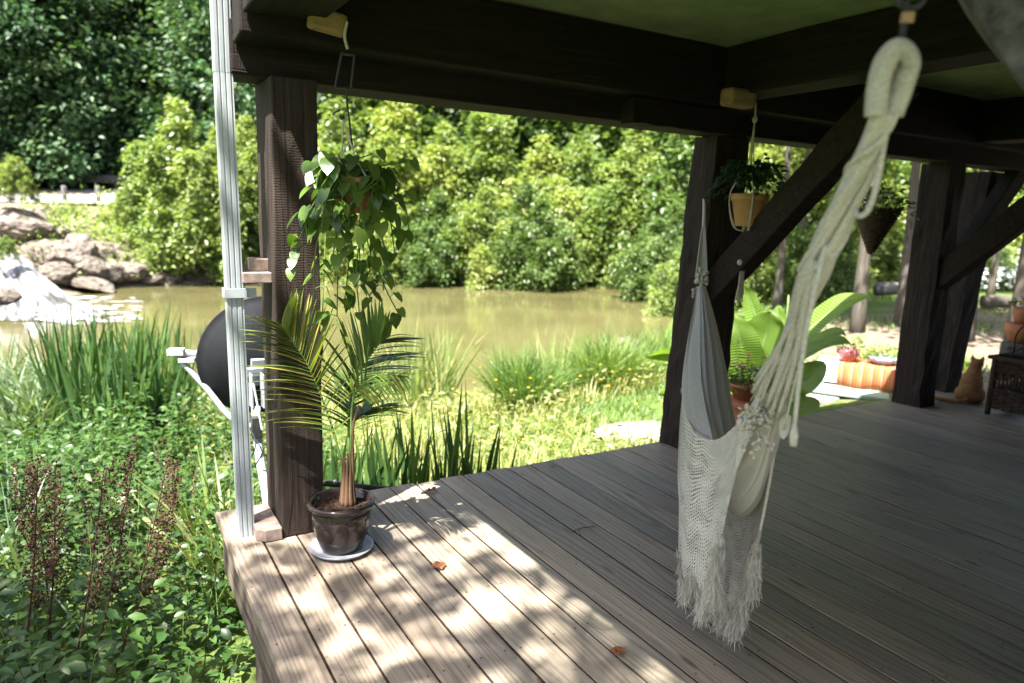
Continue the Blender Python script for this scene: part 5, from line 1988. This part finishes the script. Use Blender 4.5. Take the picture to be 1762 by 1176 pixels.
def valance(top, bot, nu, nv, wav, seed, tufts, fr):
    rg = np.random.default_rng(seed)
    tp, bt = spline(top, nu), spline(bot, nu)
    # the lower edge is cut into points
    q = np.linspace(0, 1, nu)
    pt = np.abs(((q * tufts) % 1.0) - .5) * 2
    A = np.zeros((nu, nv, 3))
    for j in range(nv):
        s = j / (nv - 1)
        A[:, j] = tp * (1 - s) + (bt + np.array([0, 0, 1.0]) * (.07 * pt)[:, None]) * s
        A[:, j] += (-_f * wav * math.sin(1.2 + s * 2) * s ** .7) * np.sin(q * 2 * np.pi * 4.3 + 1.5 * s + seed)[:, None] + _r2 * (wav * .5 * s) * np.cos(q * 2 * np.pi * 3.1 + seed)[:, None]
    grid_mesh('valance', A, M['net'], ham)
    # fringe strands along the lower edge, thick at the points
    edge = A[:, -1]
    NT = 70
    w = (1.12 - pt) * (.03 + np.clip((q - fr[0]) / .08, 0, 1) * np.clip((fr[1] - q) / .08, 0, 1))
    kt = rg.choice(nu - 1, NT, p=(w[:-1] / w[:-1].sum()))
    N = NT * 65
    ti = np.repeat(np.arange(NT), 65)
    k = kt[ti]
    f = rg.random(NT)[ti][:, None]
    base = edge[k] * (1 - f) + edge[k + 1] * f + rg.normal(0, .0065, (N, 3))
    td = norm(np.array([0, 0, -1.0]) + rg.normal(0, .06, (NT, 3)))
    d = norm(td[ti] + rg.normal(0, .09, (N, 3)))
    bd = rg.normal(0, .14, (N, 3)) * np.array([1, 1, .2])
    L = rg.uniform(.6, 1.1, N) * (rg.uniform(.035, .085, NT) * (1.3 - .6 * pt[kt]))[ti] * np.where(w[k] < .1, .3, 1)
    L = np.minimum(L, np.maximum(.01, base[:, 2] - .012))
    me = blades('fringe', base, d, bd, L, rg.uniform(.0014, .0026, N), rg.random(N), 4, .6, .3, rg.uniform(-1.5, 1.5, N))
    o = world_part(link('fringe', me, M['cotton'], ham))
    tag(o, kind='stuff')
    # rolled edge strip of fuzz along the free side
    return A


va = valance([P(1197, 500, 3.95), P(1184, 590, 3.5), P(1177, 680, 3.0), P(1193, 740, 2.52), P(1230, 757, 2.32), P(1268, 730, 2.12), P(1300, 700, 1.97), P(1318, 690, 1.92)],
             [P(1190, 560, 3.9), P(1170, 760, 3.42), P(1163, 925, 2.95), P(1180, 1000, 2.5), P(1208, 1030, 2.32), P(1232, 985, 2.16), P(1252, 880, 2.05), P(1266, 760, 1.98)], 150, 60, .018, 1, 8, (.36, .78))
vb = valance([P(1240, 850, 2.6), P(1275, 885, 2.46), P(1310, 850, 2.3), P(1336, 770, 2.12), P(1340, 730, 2.06)],
             [P(1228, 1040, 2.5), P(1258, 1070, 2.42), P(1278, 1040, 2.36), P(1296, 985, 2.28), P(1302, 950, 2.22)], 110, 50, .012, 5, 5, (0, .95))
m = MB()
m.tube(va[-1], .005, 6)
m.tube(vb[-1], .005, 6)
m.build('edge_cord', M['cotton'], ham, True)
# cords to the middle post
m = MB()
tubes(m, [P(1211, 318, 4.44), P(1212, 350, 4.38), P(1211, 392, 4.3)], .011, 8)
m.build('rope', M['cotton'], ham, True)
for k in range(12):
    q = k / 11
    m = MB()
    e = P(1197 + 20 * q, 478 + 5 * math.sin(q * 3), 4.03)
    s0 = P(1209 + 4 * q, 388, 4.31)
    tubes(m, [s0, (s0 + e) / 2 + np.array([0, 0, .01]), e], .0045, 5, 8)
    m.build('cord', M['cotton'], ham, True)
m = MB()
for k in range(40):
    m.sphere(P(1198 + 20 * rg.random(), 480 + rg.normal(0, 7), 4.0 + rg.normal(0, .02)), rg.uniform(.008, .015), 7, 5)
for k in range(20):
    m.sphere(P(1192 + 8 * rg.random(), 498 + 14 * rg.random(), 3.97 + rg.normal(0, .02)), rg.uniform(.006, .012), 7, 5)
m.build('heading_knots', M['cotton'], ham, True)
tag(ham.children[-1], kind='stuff')
m = MB()
m.tube([P(1213, 318, 4.45), P(1216, 312, 4.5)], .014, 8)
tubes(m, [P(1209, 322, 4.42), P(1211, 308, 4.42), P(1218, 312, 4.44), P(1215, 328, 4.42)], .006, 6)
m.build('hook', M['black_metal'], ham, True)

# ------------------------------------------------------------------ clay pot in a macrame hanger by the middle post
Y2 = -.52
c = at_y(1285, 390, Y2)
mp_ = thing('macrame_pot', 'ochre clay pot of dark trailing leaves in a knotted cord hanger beside the middle post', 'hanging plant', c)
hh = at_y(1285, 334, Y2)[2] - c[2]
m = MB()
m.lathe([(.001, 0), (.066, 0), (.07, .006), (.098, hh * .80), (.106, hh * .8), (.107, hh), (.1, hh), (.096, hh * .9), (.001, hh * .9)], c, 28)
m.build('pot', M['ochre_pot'], mp_, True)
kn = at_y(1299, 206, Y2)
hng = at_y(1301, 176, Y2)
m = MB()
m.tube([hng, kn], .006, 6)
m.sphere(kn, (.016, .016, .022))
sp_ = at_y(1292, 285, Y2)
for k in range(4):
    a = k * 1.571 + .9
    o_ = np.array([math.cos(a), math.sin(a), 0])
    for e in (-.006, .006):
        tubes(m, [kn, sp_ + o_ * .02 + e, c + o_ * .112 + np.array([e, e, hh]), c + o_ * .075 + np.array([e, 0, 0]), c + np.array([0, 0, -.03])], .0034, 5, 20)
m.build('cord_cradle', M['jute'], mp_, True)
m = MB()
for k in range(14):
    e = at_y(1278 + (k % 7 - 3) * 1.6 - 4, 505 + (k * 7) % 20, Y2) + np.array([0, (k // 7) * .01, 0])
    tubes(m, [c + np.array([0, 0, -.02]), c + np.array([(k % 5 - 2) * .006, 0, -.12]), e], .004, 5, 10)
m.sphere(c + np.array([0, 0, -.035]), (.016, .016, .02))
m.sphere(at_y(1275, 452, Y2), (.026, .02, .02))
m.build('tassel', M['jute'], mp_, True)
rg = np.random.default_rng(23)
n = 420
az = rg.uniform(0, 6.28, n)
r = rg.uniform(.02, .27, n) * np.where(np.cos(az) > 0, 1.0, .95)
pp = c + np.stack([r * np.cos(az) + .0, r * np.sin(az) * .7, hh + .08 + .09 * np.sin(r * 9) - 1.1 * np.maximum(0, r - .13) + rg.normal(0, .025, n)], -1)
me = leaf_cloud('foliage', pp, np.stack([np.cos(az), np.sin(az), rg.uniform(-.9, .2, n)], -1), norm(rg.normal(0, .4, (n, 3)) + np.array([0, 0, 1])), rg.uniform(.04, .07, n), rg.uniform(.02, .032, n), rg.uniform(0, .5, n), .15, True)
world_part(link('foliage', me, M['leaf_dark'], mp_))

# ------------------------------------------------------------------ cone basket
Y3 = -.2
ct = at_y(1498, 436, Y3)
cr_ = at_y(1510, 360, Y3)
cb = thing('hanging_basket', 'cone shaped brown wicker basket with straggling greenery left of the right post', 'hanging plant', ct)
h3 = cr_[2] - ct[2]
R3 = .165
m = MB()
pth, rad = [], []
for i in range(15 * 18):
    q = i / (15 * 18)
    a = q * 2 * math.pi * 15
    rr = R3 * (.08 + .92 * q)
    pth.append((ct[0] + (cr_[0] - ct[0]) * q + rr * math.cos(a), ct[1] + rr * math.sin(a), ct[2] + h3 * q + .004 * math.sin(a * 9)))
m.tube(pth, .0135, 6)
m.build('coil', M['wicker'], cb, True)
m = MB()
for k in range(14):
    a = k * 2 * math.pi / 14
    m.tube([ct, np.array([cr_[0] + (R3 + .01) * math.cos(a), cr_[1] + (R3 + .01) * math.sin(a), cr_[2] + .02])], .006, 5)
m.build('stakes', M['wicker'], cb)
m = MB()
ap = at_y(1513, 288, Y3)
for k in range(3):
    a = k * 2.09 + .3
    m.tube([ap, cr_ + np.array([R3 * math.cos(a), R3 * math.sin(a), 0])], .0025, 5)
m.tube([ap, ap + np.array([0, 0, .1])], .003, 5)
m.build('hanger_wires', M['black_metal'], cb)
n = 300
az = rg.uniform(0, 6.28, n)
r = rg.uniform(0, .24, n)
pp = cr_ + np.stack([r * np.cos(az), r * np.sin(az), .03 + rg.uniform(0, .12, n) - np.maximum(0, r - .15) * 1.3], -1)
me = leaf_cloud('foliage', pp, np.stack([np.cos(az), np.sin(az), rg.uniform(-.5, .8, n)], -1), norm(rg.normal(0, .5, (n, 3)) + np.array([0, 0, 1])), rg.uniform(.03, .07, n), rg.uniform(.012, .03, n), rg.uniform(0, .9, n), .15, True)
world_part(link('foliage', me, M['leaf_mid'], cb))

# ------------------------------------------------------------------ banana plant
bb = at_z(1330, 706, -.5)
ban = thing('banana_plant', 'bright green banana plant with big paddle leaves behind the hammock', 'plant', (bb[0], bb[1], gz(bb[0], bb[1])))


def paddle(pts, width, seed, twist=0.0):
    path = spline(pts, 34)
    T = norm(np.gradient(path, axis=0))
    rg = np.random.default_rng(seed)
    view = norm(CAM - path.mean(0))
    side0 = norm(np.cross(T, np.cross(view, T) * math.sin(twist) + view * math.cos(twist)))
    q = np.linspace(0, 1, 34)
    w = width * np.clip(np.sin(np.pi * np.clip(q * 1.02 - .02, 0, 1) ** .8), 0, 1) ** .55 * (.25 + .75 * np.clip((q - .12) * 8, 0, 1))
    nrm_ = norm(np.cross(side0, T))
    A = np.zeros((34, 11, 3))
    for j in range(11):
        s = (j - 5) / 5
        A[:, j] = path + side0 * (s * w / 2)[:, None] + nrm_ * ((abs(s) * .28 - .1 * s * s) * w / 2 + .02 * width * np.sin(q * 21 + s * 2) * abs(s))[:, None]
    o = grid_mesh('leaf', A, M['banana'], ban)
    m = MB()
    m.tube(path - nrm_ * .006, np.linspace(.022, .004, 34), 6)
    r_ = m.build('midrib', M['stem'], o, True)
    r_.location = (0, 0, 0)


D = 7.0
b1 = P(1325, 680, D)
for i, (pts, w, tw) in enumerate((([b1, P(1312, 590, 7.1), P(1292, 520, 7.2), P(1277, 488, 7.2)], .22, .5),
                                  ([b1, P(1290, 640, 6.9), P(1272, 580, 6.8), P(1262, 545, 6.8)], .42, .3),
                                  ([b1, P(1310, 620, 6.8), P(1320, 570, 6.7), P(1325, 535, 6.6)], .48, .2),
                                  ([b1, P(1350, 610, 6.9), P(1400, 560, 6.9), P(1450, 522, 6.9), P(1497, 508, 6.9)], .34, .9),
                                  ([b1, P(1355, 620, 6.7), P(1400, 590, 6.6), P(1440, 573, 6.6), P(1456, 577, 6.6)], .24, 1.1),
                                  ([b1, P(1360, 630, 6.5), P(1400, 602, 6.4), P(1445, 588, 6.4), P(1464, 592, 6.4)], .24, 1.1),
                                  ([b1, P(1370, 660, 6.4), P(1395, 645, 6.3), P(1418, 622, 6.3)], .3, .4),
                                  ([b1, P(1338, 600, 7.2), P(1340, 560, 7.3), P(1340, 525, 7.3)], .24, .3),
                                  ([b1, P(1240, 630, 7.2), P(1160, 610, 7.3), P(1110, 614, 7.3)], .24, .9),
                                  ([b1, P(1240, 660, 7.0), P(1180, 666, 6.9), P(1132, 680, 6.9)], .22, .9),
                                  ([b1, P(1350, 690, 6.3), P(1375, 700, 6.2), P(1410, 690, 6.2)], .34, .6))):
    paddle(pts, w, i, tw)
m = MB()
tubes(m, [P(1322, 712, D), P(1325, 680, D), P(1328, 640, D)], np.linspace(.08, .05, 14), 10)
tubes(m, [P(1340, 700, D), P(1352, 600, 7.1), P(1357, 508, 7.2)], np.linspace(.05, .008, 14), 8)
m.build('stem', M['stem'], ban, True)

# ------------------------------------------------------------------ flower pot on a pedestal
fp = P(1284, 690, 5.45)
g_ = gz(fp[0], fp[1])
ped = MB()
ped.box((fp[0], fp[1], (g_ + fp[2]) / 2 - .05), (.3, .3, fp[2] - g_ + .05))
ped.box((fp[0], fp[1], fp[2] - .01), (.34, .34, .05))
tag(ped.build('pedestal', M['terracotta'], None, bevel=.01), 'squat terracotta pedestal under the flower pot behind the hammock', 'pedestal')
fpo = thing('flower_pot', 'brown bowl pot of magenta and yellow flowers behind the hammock', 'potted plant', (fp[0], fp[1], fp[2] + .017))
m = MB()
z0 = fp[2] + .017
m.lathe([(.001, 0), (.09, 0), (.14, .1), (.15, .1), (.152, .125), (.14, .125), (.13, .1), (.001, .1)], (fp[0], fp[1], z0), 28)
m.build('pot', M['terracotta'], fpo, True)
n = 360
az = rg.uniform(0, 6.28, n)
r = .16 * np.sqrt(rg.random(n))
zz = rg.uniform(.1, .26, n) - r * .2
me = leaf_cloud('foliage', np.array([fp[0], fp[1], z0]) + np.stack([r * np.cos(az), r * np.sin(az), zz], -1), np.stack([np.cos(az), np.sin(az), rg.uniform(-.6, .8, n)], -1), norm(rg.normal(0, .5, (n, 3)) + np.array([0, 0, 1])),
                rg.uniform(.03, .06, n), rg.uniform(.012, .022, n), rg.random(n), .15, True)
world_part(link('foliage', me, M['leaf_mid'], fpo))
for k in range(9):
    a, r = rg.uniform(0, 6.28), rg.uniform(.02, .14)
    ctr = np.array([fp[0] + r * math.cos(a), fp[1] + r * math.sin(a), z0 + rg.uniform(.24, .36)])
    m = MB()
    for j in range(9):
        t = j * .698
        u1 = np.array([math.cos(t), math.sin(t), .25])
        u2 = np.array([-math.sin(t), math.cos(t), 0])
        m.add([ctr, ctr + u1 * .018 + u2 * .008, ctr + u1 * .032, ctr + u1 * .018 - u2 * .008], [(0, 1, 2, 3)])
    fl_ = m.build('flower', M['petal_pink'] if k % 3 else M['petal_yellow'], fpo)
    m = MB()
    m.tube([ctr, np.array([fp[0] + r * .4 * math.cos(a), fp[1] + r * .4 * math.sin(a), z0 + .1])], .0025, 5)
    s__ = m.build('flower_stalk', M['stem'], fl_)
    s__.location = (0, 0, 0)

# ------------------------------------------------------------------ low bench under a striped cloth
TZ = -.10
ta, tb = at_z(1404, 622, TZ), at_z(1562, 641, TZ)
ux = norm(np.array([tb[0] - ta[0], tb[1] - ta[1], 0]))
uy = np.array([-ux[1], ux[0], 0])
if uy @ (ta - CAM) < 0:
    uy = -uy
Rb = np.stack([ux, uy, (0, 0, 1)], 1)
Lb = float(np.linalg.norm(tb - ta)) + .2
mid = ta + ux * Lb / 2
g_ = gz(mid[0], mid[1])
ben = thing('low_bench', 'low white garden bench standing on a pale green board', 'bench', (mid[0], mid[1], g_))
m = MB()
m.box(mid + uy * .25 + np.array([0, 0, -.02]), (Lb, .5, .04), Rb)
m.build('top', M['white'], ben, bevel=.005)
for s1 in (.06, Lb - .06):
    for s2 in (.05, .45):
        m = MB()
        pz = ta + ux * s1 + uy * s2
        m.box((pz[0], pz[1], (TZ - .04 + g_ + .03) / 2), (.07, .07, TZ - .04 - g_ - .03), Rb)
        m.build('leg', M['white'], ben)
m = MB()
m.box(mid + uy * .012 + np.array([0, 0, -.13]), (Lb - .02, .02, .18), Rb)
m.build('apron', M['white'], ben)
m = MB()
m.box(np.array([mid[0], mid[1], g_ + .02]) + uy * .15 - ux * .05, (Lb + .5, 1.0, .05), Rb)
tag(m.build('platform_board', M['teal'], None, bevel=.01), 'pale green painted board lying under the striped bench', 'board')
rows = []
for s in np.linspace(.24, Lb + .02, 40):
    o_ = ta + ux * s
    wv = .012 * math.sin(s * 17)
    rows.append([o_ + uy * .52 + np.array([0, 0, -.12]), o_ + uy * .51 + np.array([0, 0, .006]), o_ + uy * .25 + np.array([0, 0, .008]), o_ + np.array([0, 0, .008]), o_ - uy * .012 + np.array([0, 0, -.004]),
                 o_ - uy * (.02 + wv) + np.array([0, 0, -.12]), o_ - uy * (.03 + wv * 2) + np.array([0, 0, -.27])])
cl_ = grid_mesh('striped_cloth', np.array(rows), M['striped'], None, thick=.004)
tag(cl_, 'orange striped woven cloth draped over the low bench', 'cloth')


def small_pot(name, label, base, r, h, mat, leafmat, n, hl, seed, cat='potted plant', group=None):
    rg = np.random.default_rng(seed)
    t = thing(name, label, cat, base, group)
    m = MB()
    m.lathe([(.001, 0), (r * .62, 0), (r * .95, h * .6), (r, h), (r * .92, h), (r * .85, h * .8), (.001, h * .8)], base, 24)
    m.build('pot', mat, t, True)
    if n:
        az = rg.uniform(0, 6.28, n)
        rr = r * 1.1 * np.sqrt(rg.random(n))
        me = leaf_cloud('foliage', np.array(base) + np.stack([rr * np.cos(az), rr * np.sin(az), h + rg.uniform(0, hl, n)], -1), np.stack([np.cos(az), np.sin(az), rg.uniform(0, 1, n)], -1),
                        norm(rg.normal(0, .5, (n, 3)) + np.array([0, 0, 1])), rg.uniform(.04, .08, n), rg.uniform(.015, .03, n), rg.random(n), .15, True)
        world_part(link('foliage', me, leafmat, t))
    return t


q = at_z(1453, 627, TZ + .012)
small_pot('bowl_planter', 'plum glazed bowl with yellow green plant on the striped bench', ta + ux * float((q - ta) @ ux) + uy * .2 + np.array([0, 0, .0125]), .13, .15, M['purple_glaze'], M['leaf_bright'], 130, .16, 1)
q = at_z(1515, 634, TZ + .012)
small_pot('tray_planter', 'pale tray planter with small leaves at the right of the striped bench', ta + ux * float((q - ta) @ ux) + uy * .28 + np.array([0, 0, .0125]), .16, .08, M['blue_ceramic'], M['leaf_bright'], 120, .12, 2)
for i, (px, py, lab) in enumerate(((1500, 600, 'tuft of yellow green leaves behind the striped bench'), (1560, 605, 'tuft of leaves behind the bench beside the right post'), (1420, 612, 'tuft of leaves behind the left end of the bench'), (1640, 640, 'tuft of grass beyond the deck between the right posts'))):
    p = at_z(px, py + 12, -.45)
    clump('garden_tuft', lab, (p[0], p[1], gz(p[0], p[1])), 70, .35, .03, M['leaf_bright'], .22, .5, .25, 500 + i, 'tufts behind the bench', S=4)

# ------------------------------------------------------------------ cat
cb_ = np.array([6.06, -.375, 0.0])
fw = norm(np.array([cb_[0] - CAM[0], cb_[1] - CAM[1], 0]))
rt = np.array([fw[1], -fw[0], 0])


def cp(x, y, z):
    return cb_ + rt * x + fw * y + np.array([0, 0, z])


m = MB()


def blob(x, y, z, r):
    n, k = 14, 10
    r = np.broadcast_to(np.array(r, float), (3,))
    vs = []
    for i in range(k + 1):
        for j in range(n):
            a, b = math.pi * i / k, 2 * math.pi * j / n
            vs.append(cp(x + r[0] * math.sin(a) * math.cos(b), y + r[1] * math.sin(a) * math.sin(b), z + r[2] * math.cos(a)))
    m.add(vs, [(i * n + j, (i + 1) * n + j, (i + 1) * n + (j + 1) % n, i * n + (j + 1) % n) for i in range(k) for j in range(n)])


for a in ((0, -.03, .095, (.1, .11, .093)), (0, -.005, .155, (.09, .095, .09)), (.004, .025, .205, (.078, .08, .075)), (.008, .05, .25, (.062, .062, .06)), (.012, .06, .29, (.05, .05, .05)),
          (.02, .075, .325, (.052, .054, .046)), (.028, .118, .315, (.026, .03, .022)), (.0, .08, .17, (.055, .06, .08)), (-.075, .03, .06, (.042, .09, .06)), (.075, .03, .06, (.042, .09, .06)),
          (-.075, .12, .02, (.024, .05, .02)), (.075, .12, .02, (.024, .05, .02))):
    blob(*a)
for s in (-1, 1):
    m.tube([cp(.03 * s, .1, .18), cp(.03 * s, .125, .09), cp(.03 * s, .135, .02)], [.03, .02, .018], 10)
    blob(.03 * s, .15, .016, (.02, .032, .016))
    e = cp(.02 + .033 * s, .07, .355)
    m.tube([e, cp(.02 + .037 * s, .07, .378), cp(.02 + .042 * s, .07, .402)], [.02, .014, .003], 8)
tl = spline([cp(0, -.1, .05), cp(-.05, -.16, .026), cp(-.16, -.16, .02), cp(-.27, -.11, .018), cp(-.34, -.05, .018)], 20)
m.tube(tl, np.linspace(.024, .014, 20), 10)
cat = m.build('ginger_cat', M['fur'], None, True)
rm = cat.modifiers.new('remesh', 'REMESH')
rm.mode = 'VOXEL'
rm.voxel_size = .006
rm.use_smooth_shade = True
sm = cat.modifiers.new('smooth', 'SMOOTH')
sm.factor = .5
sm.iterations = 3
tag(cat, 'ginger cat sitting with its back turned at the far deck edge', 'cat')

# ------------------------------------------------------------------ wicker chest
x0, x1, y0, y1, zt = 5.76, 6.30, -1.34, -.67, .47
ch = thing('wicker_chest', 'dark brown wicker chest at the right edge near the cat', 'chest', ((x0 + x1) / 2, (y0 + y1) / 2, 0))
for x in (x0, x1):
    for y in (y0, y1):
        m = MB()
        m.tube([(x, y, 0.0), (x, y, zt)], .022, 8)
        m.build('corner_post', M['wicker'], ch, True)


def weave(a, b, name):
    a, b = np.array(a, float), np.array(b, float)
    d = b - a
    L = np.linalg.norm(d)
    t = d / L
    nn = np.array([-t[1], t[0], 0])
    m = MB()
    ns = int(L / .055)
    for i in range(ns + 1):
        c = a + t * (L * i / ns)
        m.tube([c + np.array([0, 0, .05]), c + np.array([0, 0, zt - .02])], .007, 5)
    zs = list(np.arange(.06, .23, .017)) + list(np.arange(.36, zt - .01, .017))
    for k, z in enumerate(zs):
        pth = [a + t * (L * i / (2 * ns)) + nn * (.009 * math.cos(math.pi * (i / 2 + k))) + np.array([0, 0, z]) for i in range(2 * ns + 1)]
        m.tube(pth, .0088, 5)
    for i in range(ns):
        c = a + t * (L * i / ns)
        e = c + t * (L / ns)
        for sg in (0, 1):
            p0, p1 = (c, e) if sg else (e, c)
            m.tube([p0 + np.array([0, 0, .225]), (c + e) / 2 + nn * .006 * (1 if sg else -1) + np.array([0, 0, .29]), p1 + np.array([0, 0, .36])], .006, 5)
    o = m.build(name, M['wicker'], ch, True)
    tag(o, kind='stuff')


weave((x0, y0, 0), (x0, y1, 0), 'woven_side')
weave((x0, y1, 0), (x1, y1, 0), 'woven_side')
m = MB()
for i in range(40):
    y = y0 - .03 + (y1 - y0 + .06) * i / 39
    m.tube([(x0 - .03, y, zt + .004 * (i % 2)), (x1 + .03, y, zt + .004 * (i % 2))], .0095, 5)
lid = m.build('lid', M['wicker'], ch, True)
tag(lid, kind='stuff')
m = MB()
m.tube([(x0 - .03, y0 - .03, zt), (x0 - .03, y1 + .03, zt), (x1 + .03, y1 + .03, zt), (x1 + .03, y0 - .03, zt)], .016, 8)
m.build('lid_rim', M['wicker'], ch, True)

# iron stand with a blue dish on the chest
sx_, sy_, sz_ = 5.95, -.83, zt + .016
st = thing('iron_stand', 'black iron hoop stand with a scrolled foot on the wicker chest', 'plant stand', (sx_, sy_, sz_))
for k, (dx, dy, r, h) in enumerate(((0, 0, .12, .3), (.02, -.12, .10, .26), (.05, -.24, .12, .3))):
    m = MB()
    m.tube(spline([(sx_ + dx, sy_ + dy + r, sz_ + .006), (sx_ + dx, sy_ + dy + r * .95, sz_ + h * .6), (sx_ + dx, sy_ + dy, sz_ + h), (sx_ + dx, sy_ + dy - r * .95, sz_ + h * .6), (sx_ + dx, sy_ + dy - r, sz_ + .006)], 24), .006, 6)
    m.build('hoop', M['black_metal'], st, True)
m = MB()
for s in (-1, 1):
    tt = np.linspace(0, 8, 30)
    m.tube([(sx_ - .02, sy_ + .10 + s * .035 * 1 + .028 * math.cos(t) * (1 - t / 11), sz_ + .034 + .028 * math.sin(t) * (1 - t / 11)) for t in tt], .005, 5)
m.build('scroll', M['black_metal'], st, True)
m = MB()
m.lathe([(.001, .008), (.07, .008), (.12, .03), (.125, .035), (.115, .036), (.001, .016)], (sx_ + .12, sy_ - .08, sz_ - .007), 24)
tag(m.build('blue_dish', M['blue_ceramic'], None, True), 'flat blue grey dish on the wicker chest', 'dish')

# clay pots on a stump beyond the chest
s0 = P(1752, 600, 7.3)
g_ = gz(s0[0], s0[1])
zt2 = P(1752, 590, 7.3)[2]
m = MB()
m.lathe([(.21, g_ - .2 - 0), (.2, g_ + .05), (.165, g_ + .25), (.16, zt2 - .01), (.15, zt2), (.001, zt2)], (s0[0], s0[1], 0), 14, None, lambda th, z: 1 + .07 * math.sin(th * 5) + .04 * math.sin(th * 9 + 1))
tag(m.build('tree_stump', M['bark'], None, True), 'grey tree stump carrying clay pots at the right edge', 'stump')
small_pot('clay_pot', 'wide terracotta pot on the stump at the right edge', (s0[0], s0[1], zt2 + .001), .15, .2, M['terracotta'], M['leaf_mid'], 0, 0, 5, 'pot', 'clay pots on the stump')
small_pot('clay_pot', 'narrow terracotta pot standing in the wide pot at the right edge', (s0[0] + .01, s0[1], zt2 + .165), .10, .2, M['terracotta'], M['leaf_mid'], 60, .08, 6, 'pot', 'clay pots on the stump')

# ------------------------------------------------------------------ things in the garden behind
lg = at_z(1690, 528, -.55)
le = at_z(1765, 532, -.55)
lt = thing('fallen_log', 'dark fallen log lying on the garden slope at the right', 'log', lg)
m = MB()
m.tube(spline([lg + np.array([0, 0, .12]), (lg + le) / 2 + np.array([0, .1, .16]), le + np.array([.5, 0, .12])], 12), np.linspace(.2, .16, 12), 10)
m.build('log', M['bark'], lt, True)
lg = at_z(1505, 506, -.55)
lt = thing('fallen_log', 'pale fallen log behind the slim garden trees', 'log', lg)
m = MB()
m.tube(spline([lg + np.array([0, 0, .15]), lg + np.array([1.2, -.9, .25]), lg + np.array([2.4, -1.6, .4])], 12), np.linspace(.22, .12, 12), 10)
m.build('log', M['greywood'], lt, True)
rl = P(1500, 437, 34)
re_ = P(1552, 441, 33)
t = thing('guard_rail', 'short pale guard rail far behind the hanging basket', 'guard rail', rl)
m = MB()
m.tube([rl, re_], .09, 6)
m.build('rail', M['steel'], t)
for k in range(3):
    c = rl + (re_ - rl) * (k / 2)
    m = MB()
    m.box((c[0], c[1], c[2] - .4), (.12, .12, .8))
    m.build('rail_post', M['greywood'], t)

# parked car
cc = P(1716, 466, 46)
car = thing('parked_car', 'blue grey parked car far off behind the garden at right', 'car', cc)
cu = norm(np.array([_r2[0], _r2[1], 0]))
cv = np.array([-cu[1], cu[0], 0])


def carp(x, y, z):
    return cc + cu * x + cv * y + np.array([0, 0, z])


prof = [(-2.2, .35), (-2.2, .75), (-1.9, .95), (-1.15, 1.02), (-.55, 1.42), (.75, 1.45), (1.5, 1.0), (2.1, .88), (2.25, .6), (2.2, .32)]
m = MB()
k = len(prof)
m.add([carp(x, y, z) for y in (-.85, .85) for x, z in prof], [tuple(range(k)), tuple(range(2 * k - 1, k - 1, -1))] + [(i, k + i, k + (i + 1) % k, (i + 1) % k) for i in range(k)])
m.build('body', M['car_paint'], car, bevel=.06)
for win in ([(-1.0, 1.03), (-.52, 1.36), (.1, 1.38), (.1, 1.03)], [(.18, 1.03), (.18, 1.38), (.7, 1.38), (1.32, 1.03)]):
    m = MB()
    m.add([carp(x, -.862, z) for x, z in win], [(0, 1, 2, 3)])
    m.build('window', M['car_glass'], car)
for x in (-1.4, 1.4):
    for y in (-.8, .8):
        m = MB()
        m.tube([carp(x, y - .1, .33), carp(x, y + .1, .33)], .33, 18)
        wh = m.build('wheel', M['tyre'], car)
        m = MB()
        m.tube([carp(x, y - .12, .33), carp(x, y - .1, .33)], .2, 14)
        r_ = m.build('rim', M['steel'], wh)
        r_.location = (0, 0, 0)
m = MB()
m.box(carp(2.2, -.6, .72), (.08, .3, .12), np.stack([cu, cv, (0, 0, 1)], 1))
m.build('tail_light', M['red_glass'], car)

f = MB()
rg = np.random.default_rng(66)
for i in range(240):
    p = P(1672 + rg.uniform(0, 90), 462 + rg.uniform(0, 34), 30 + rg.uniform(-2, 2))
    f.sphere(p, rg.uniform(.04, .09), 5, 4)
tag(f.build('white_blossom', M['white']), 'white blossom scattered over the far border before the car', kind='stuff')
p = P(1716, 500, 30)
for i in range(4):
    q = P(1665 + i * 32, 490, 30)
    clump('border_plant', ['leafy border plant left of the car', 'leafy border plant below the car', 'leafy border plant below the right end of the car', 'leafy border plant at the right edge below the car'][i], (q[0], q[1], gz(q[0], q[1])), 160, 1.25, .06, M['leaf_mid'], .9, .25, .2, 540 + i, 'border plants before the car', S=4)

# ------------------------------------------------------------------ fallen leaves and a twig on the deck
for i, (px, py, s, lab) in enumerate(((743, 845, .030, 'dry brown curled leaf near the far deck edge'), (755, 977, .034, 'dry reddish crumpled leaf in the sun patch'), (1064, 1124, .032, 'small dry orange leaf at the edge of the sun patch'),
                                      (950, 803, .016, 'tiny dry leaf scrap at the far deck edge'))):
    c = at_z(px, py, .006)
    m = MB()
    rg = np.random.default_rng(600 + i)
    k = 13
    ring = []
    for j in range(k):
        th = 2 * math.pi * j / k
        r = s * (.65 + .45 * abs(math.sin(th * 2.5 + i))) * rg.uniform(.8, 1.15)
        ring.append(c + np.array([r * math.cos(th), r * math.sin(th) * .75, s * rg.uniform(0, .55)]))
    inner = [c + (np.array(q) - c) * .5 + np.array([0, 0, s * rg.uniform(.0, .35)]) for q in ring]
    m.add(ring + inner + [c + np.array([0, 0, s * .1])], [(j, (j + 1) % k, k + (j + 1) % k, k + j) for j in range(k)] + [(k + j, k + (j + 1) % k, 2 * k) for j in range(k)])
    tag(m.build('fallen_leaf', M['dryleaf']), lab, 'leaf', 'fallen leaves on the deck')
m = MB()
m.tube([at_z(985, 915, .004), at_z(1003, 908, .006), at_z(1024, 906, .004)], .0018, 5)
m.tube([at_z(995, 912, .004), at_z(1000, 922, .004)], .0014, 5)
tag(m.build('twig', M['dock']), 'short dry twig lying on the shaded deck boards', 'twig')
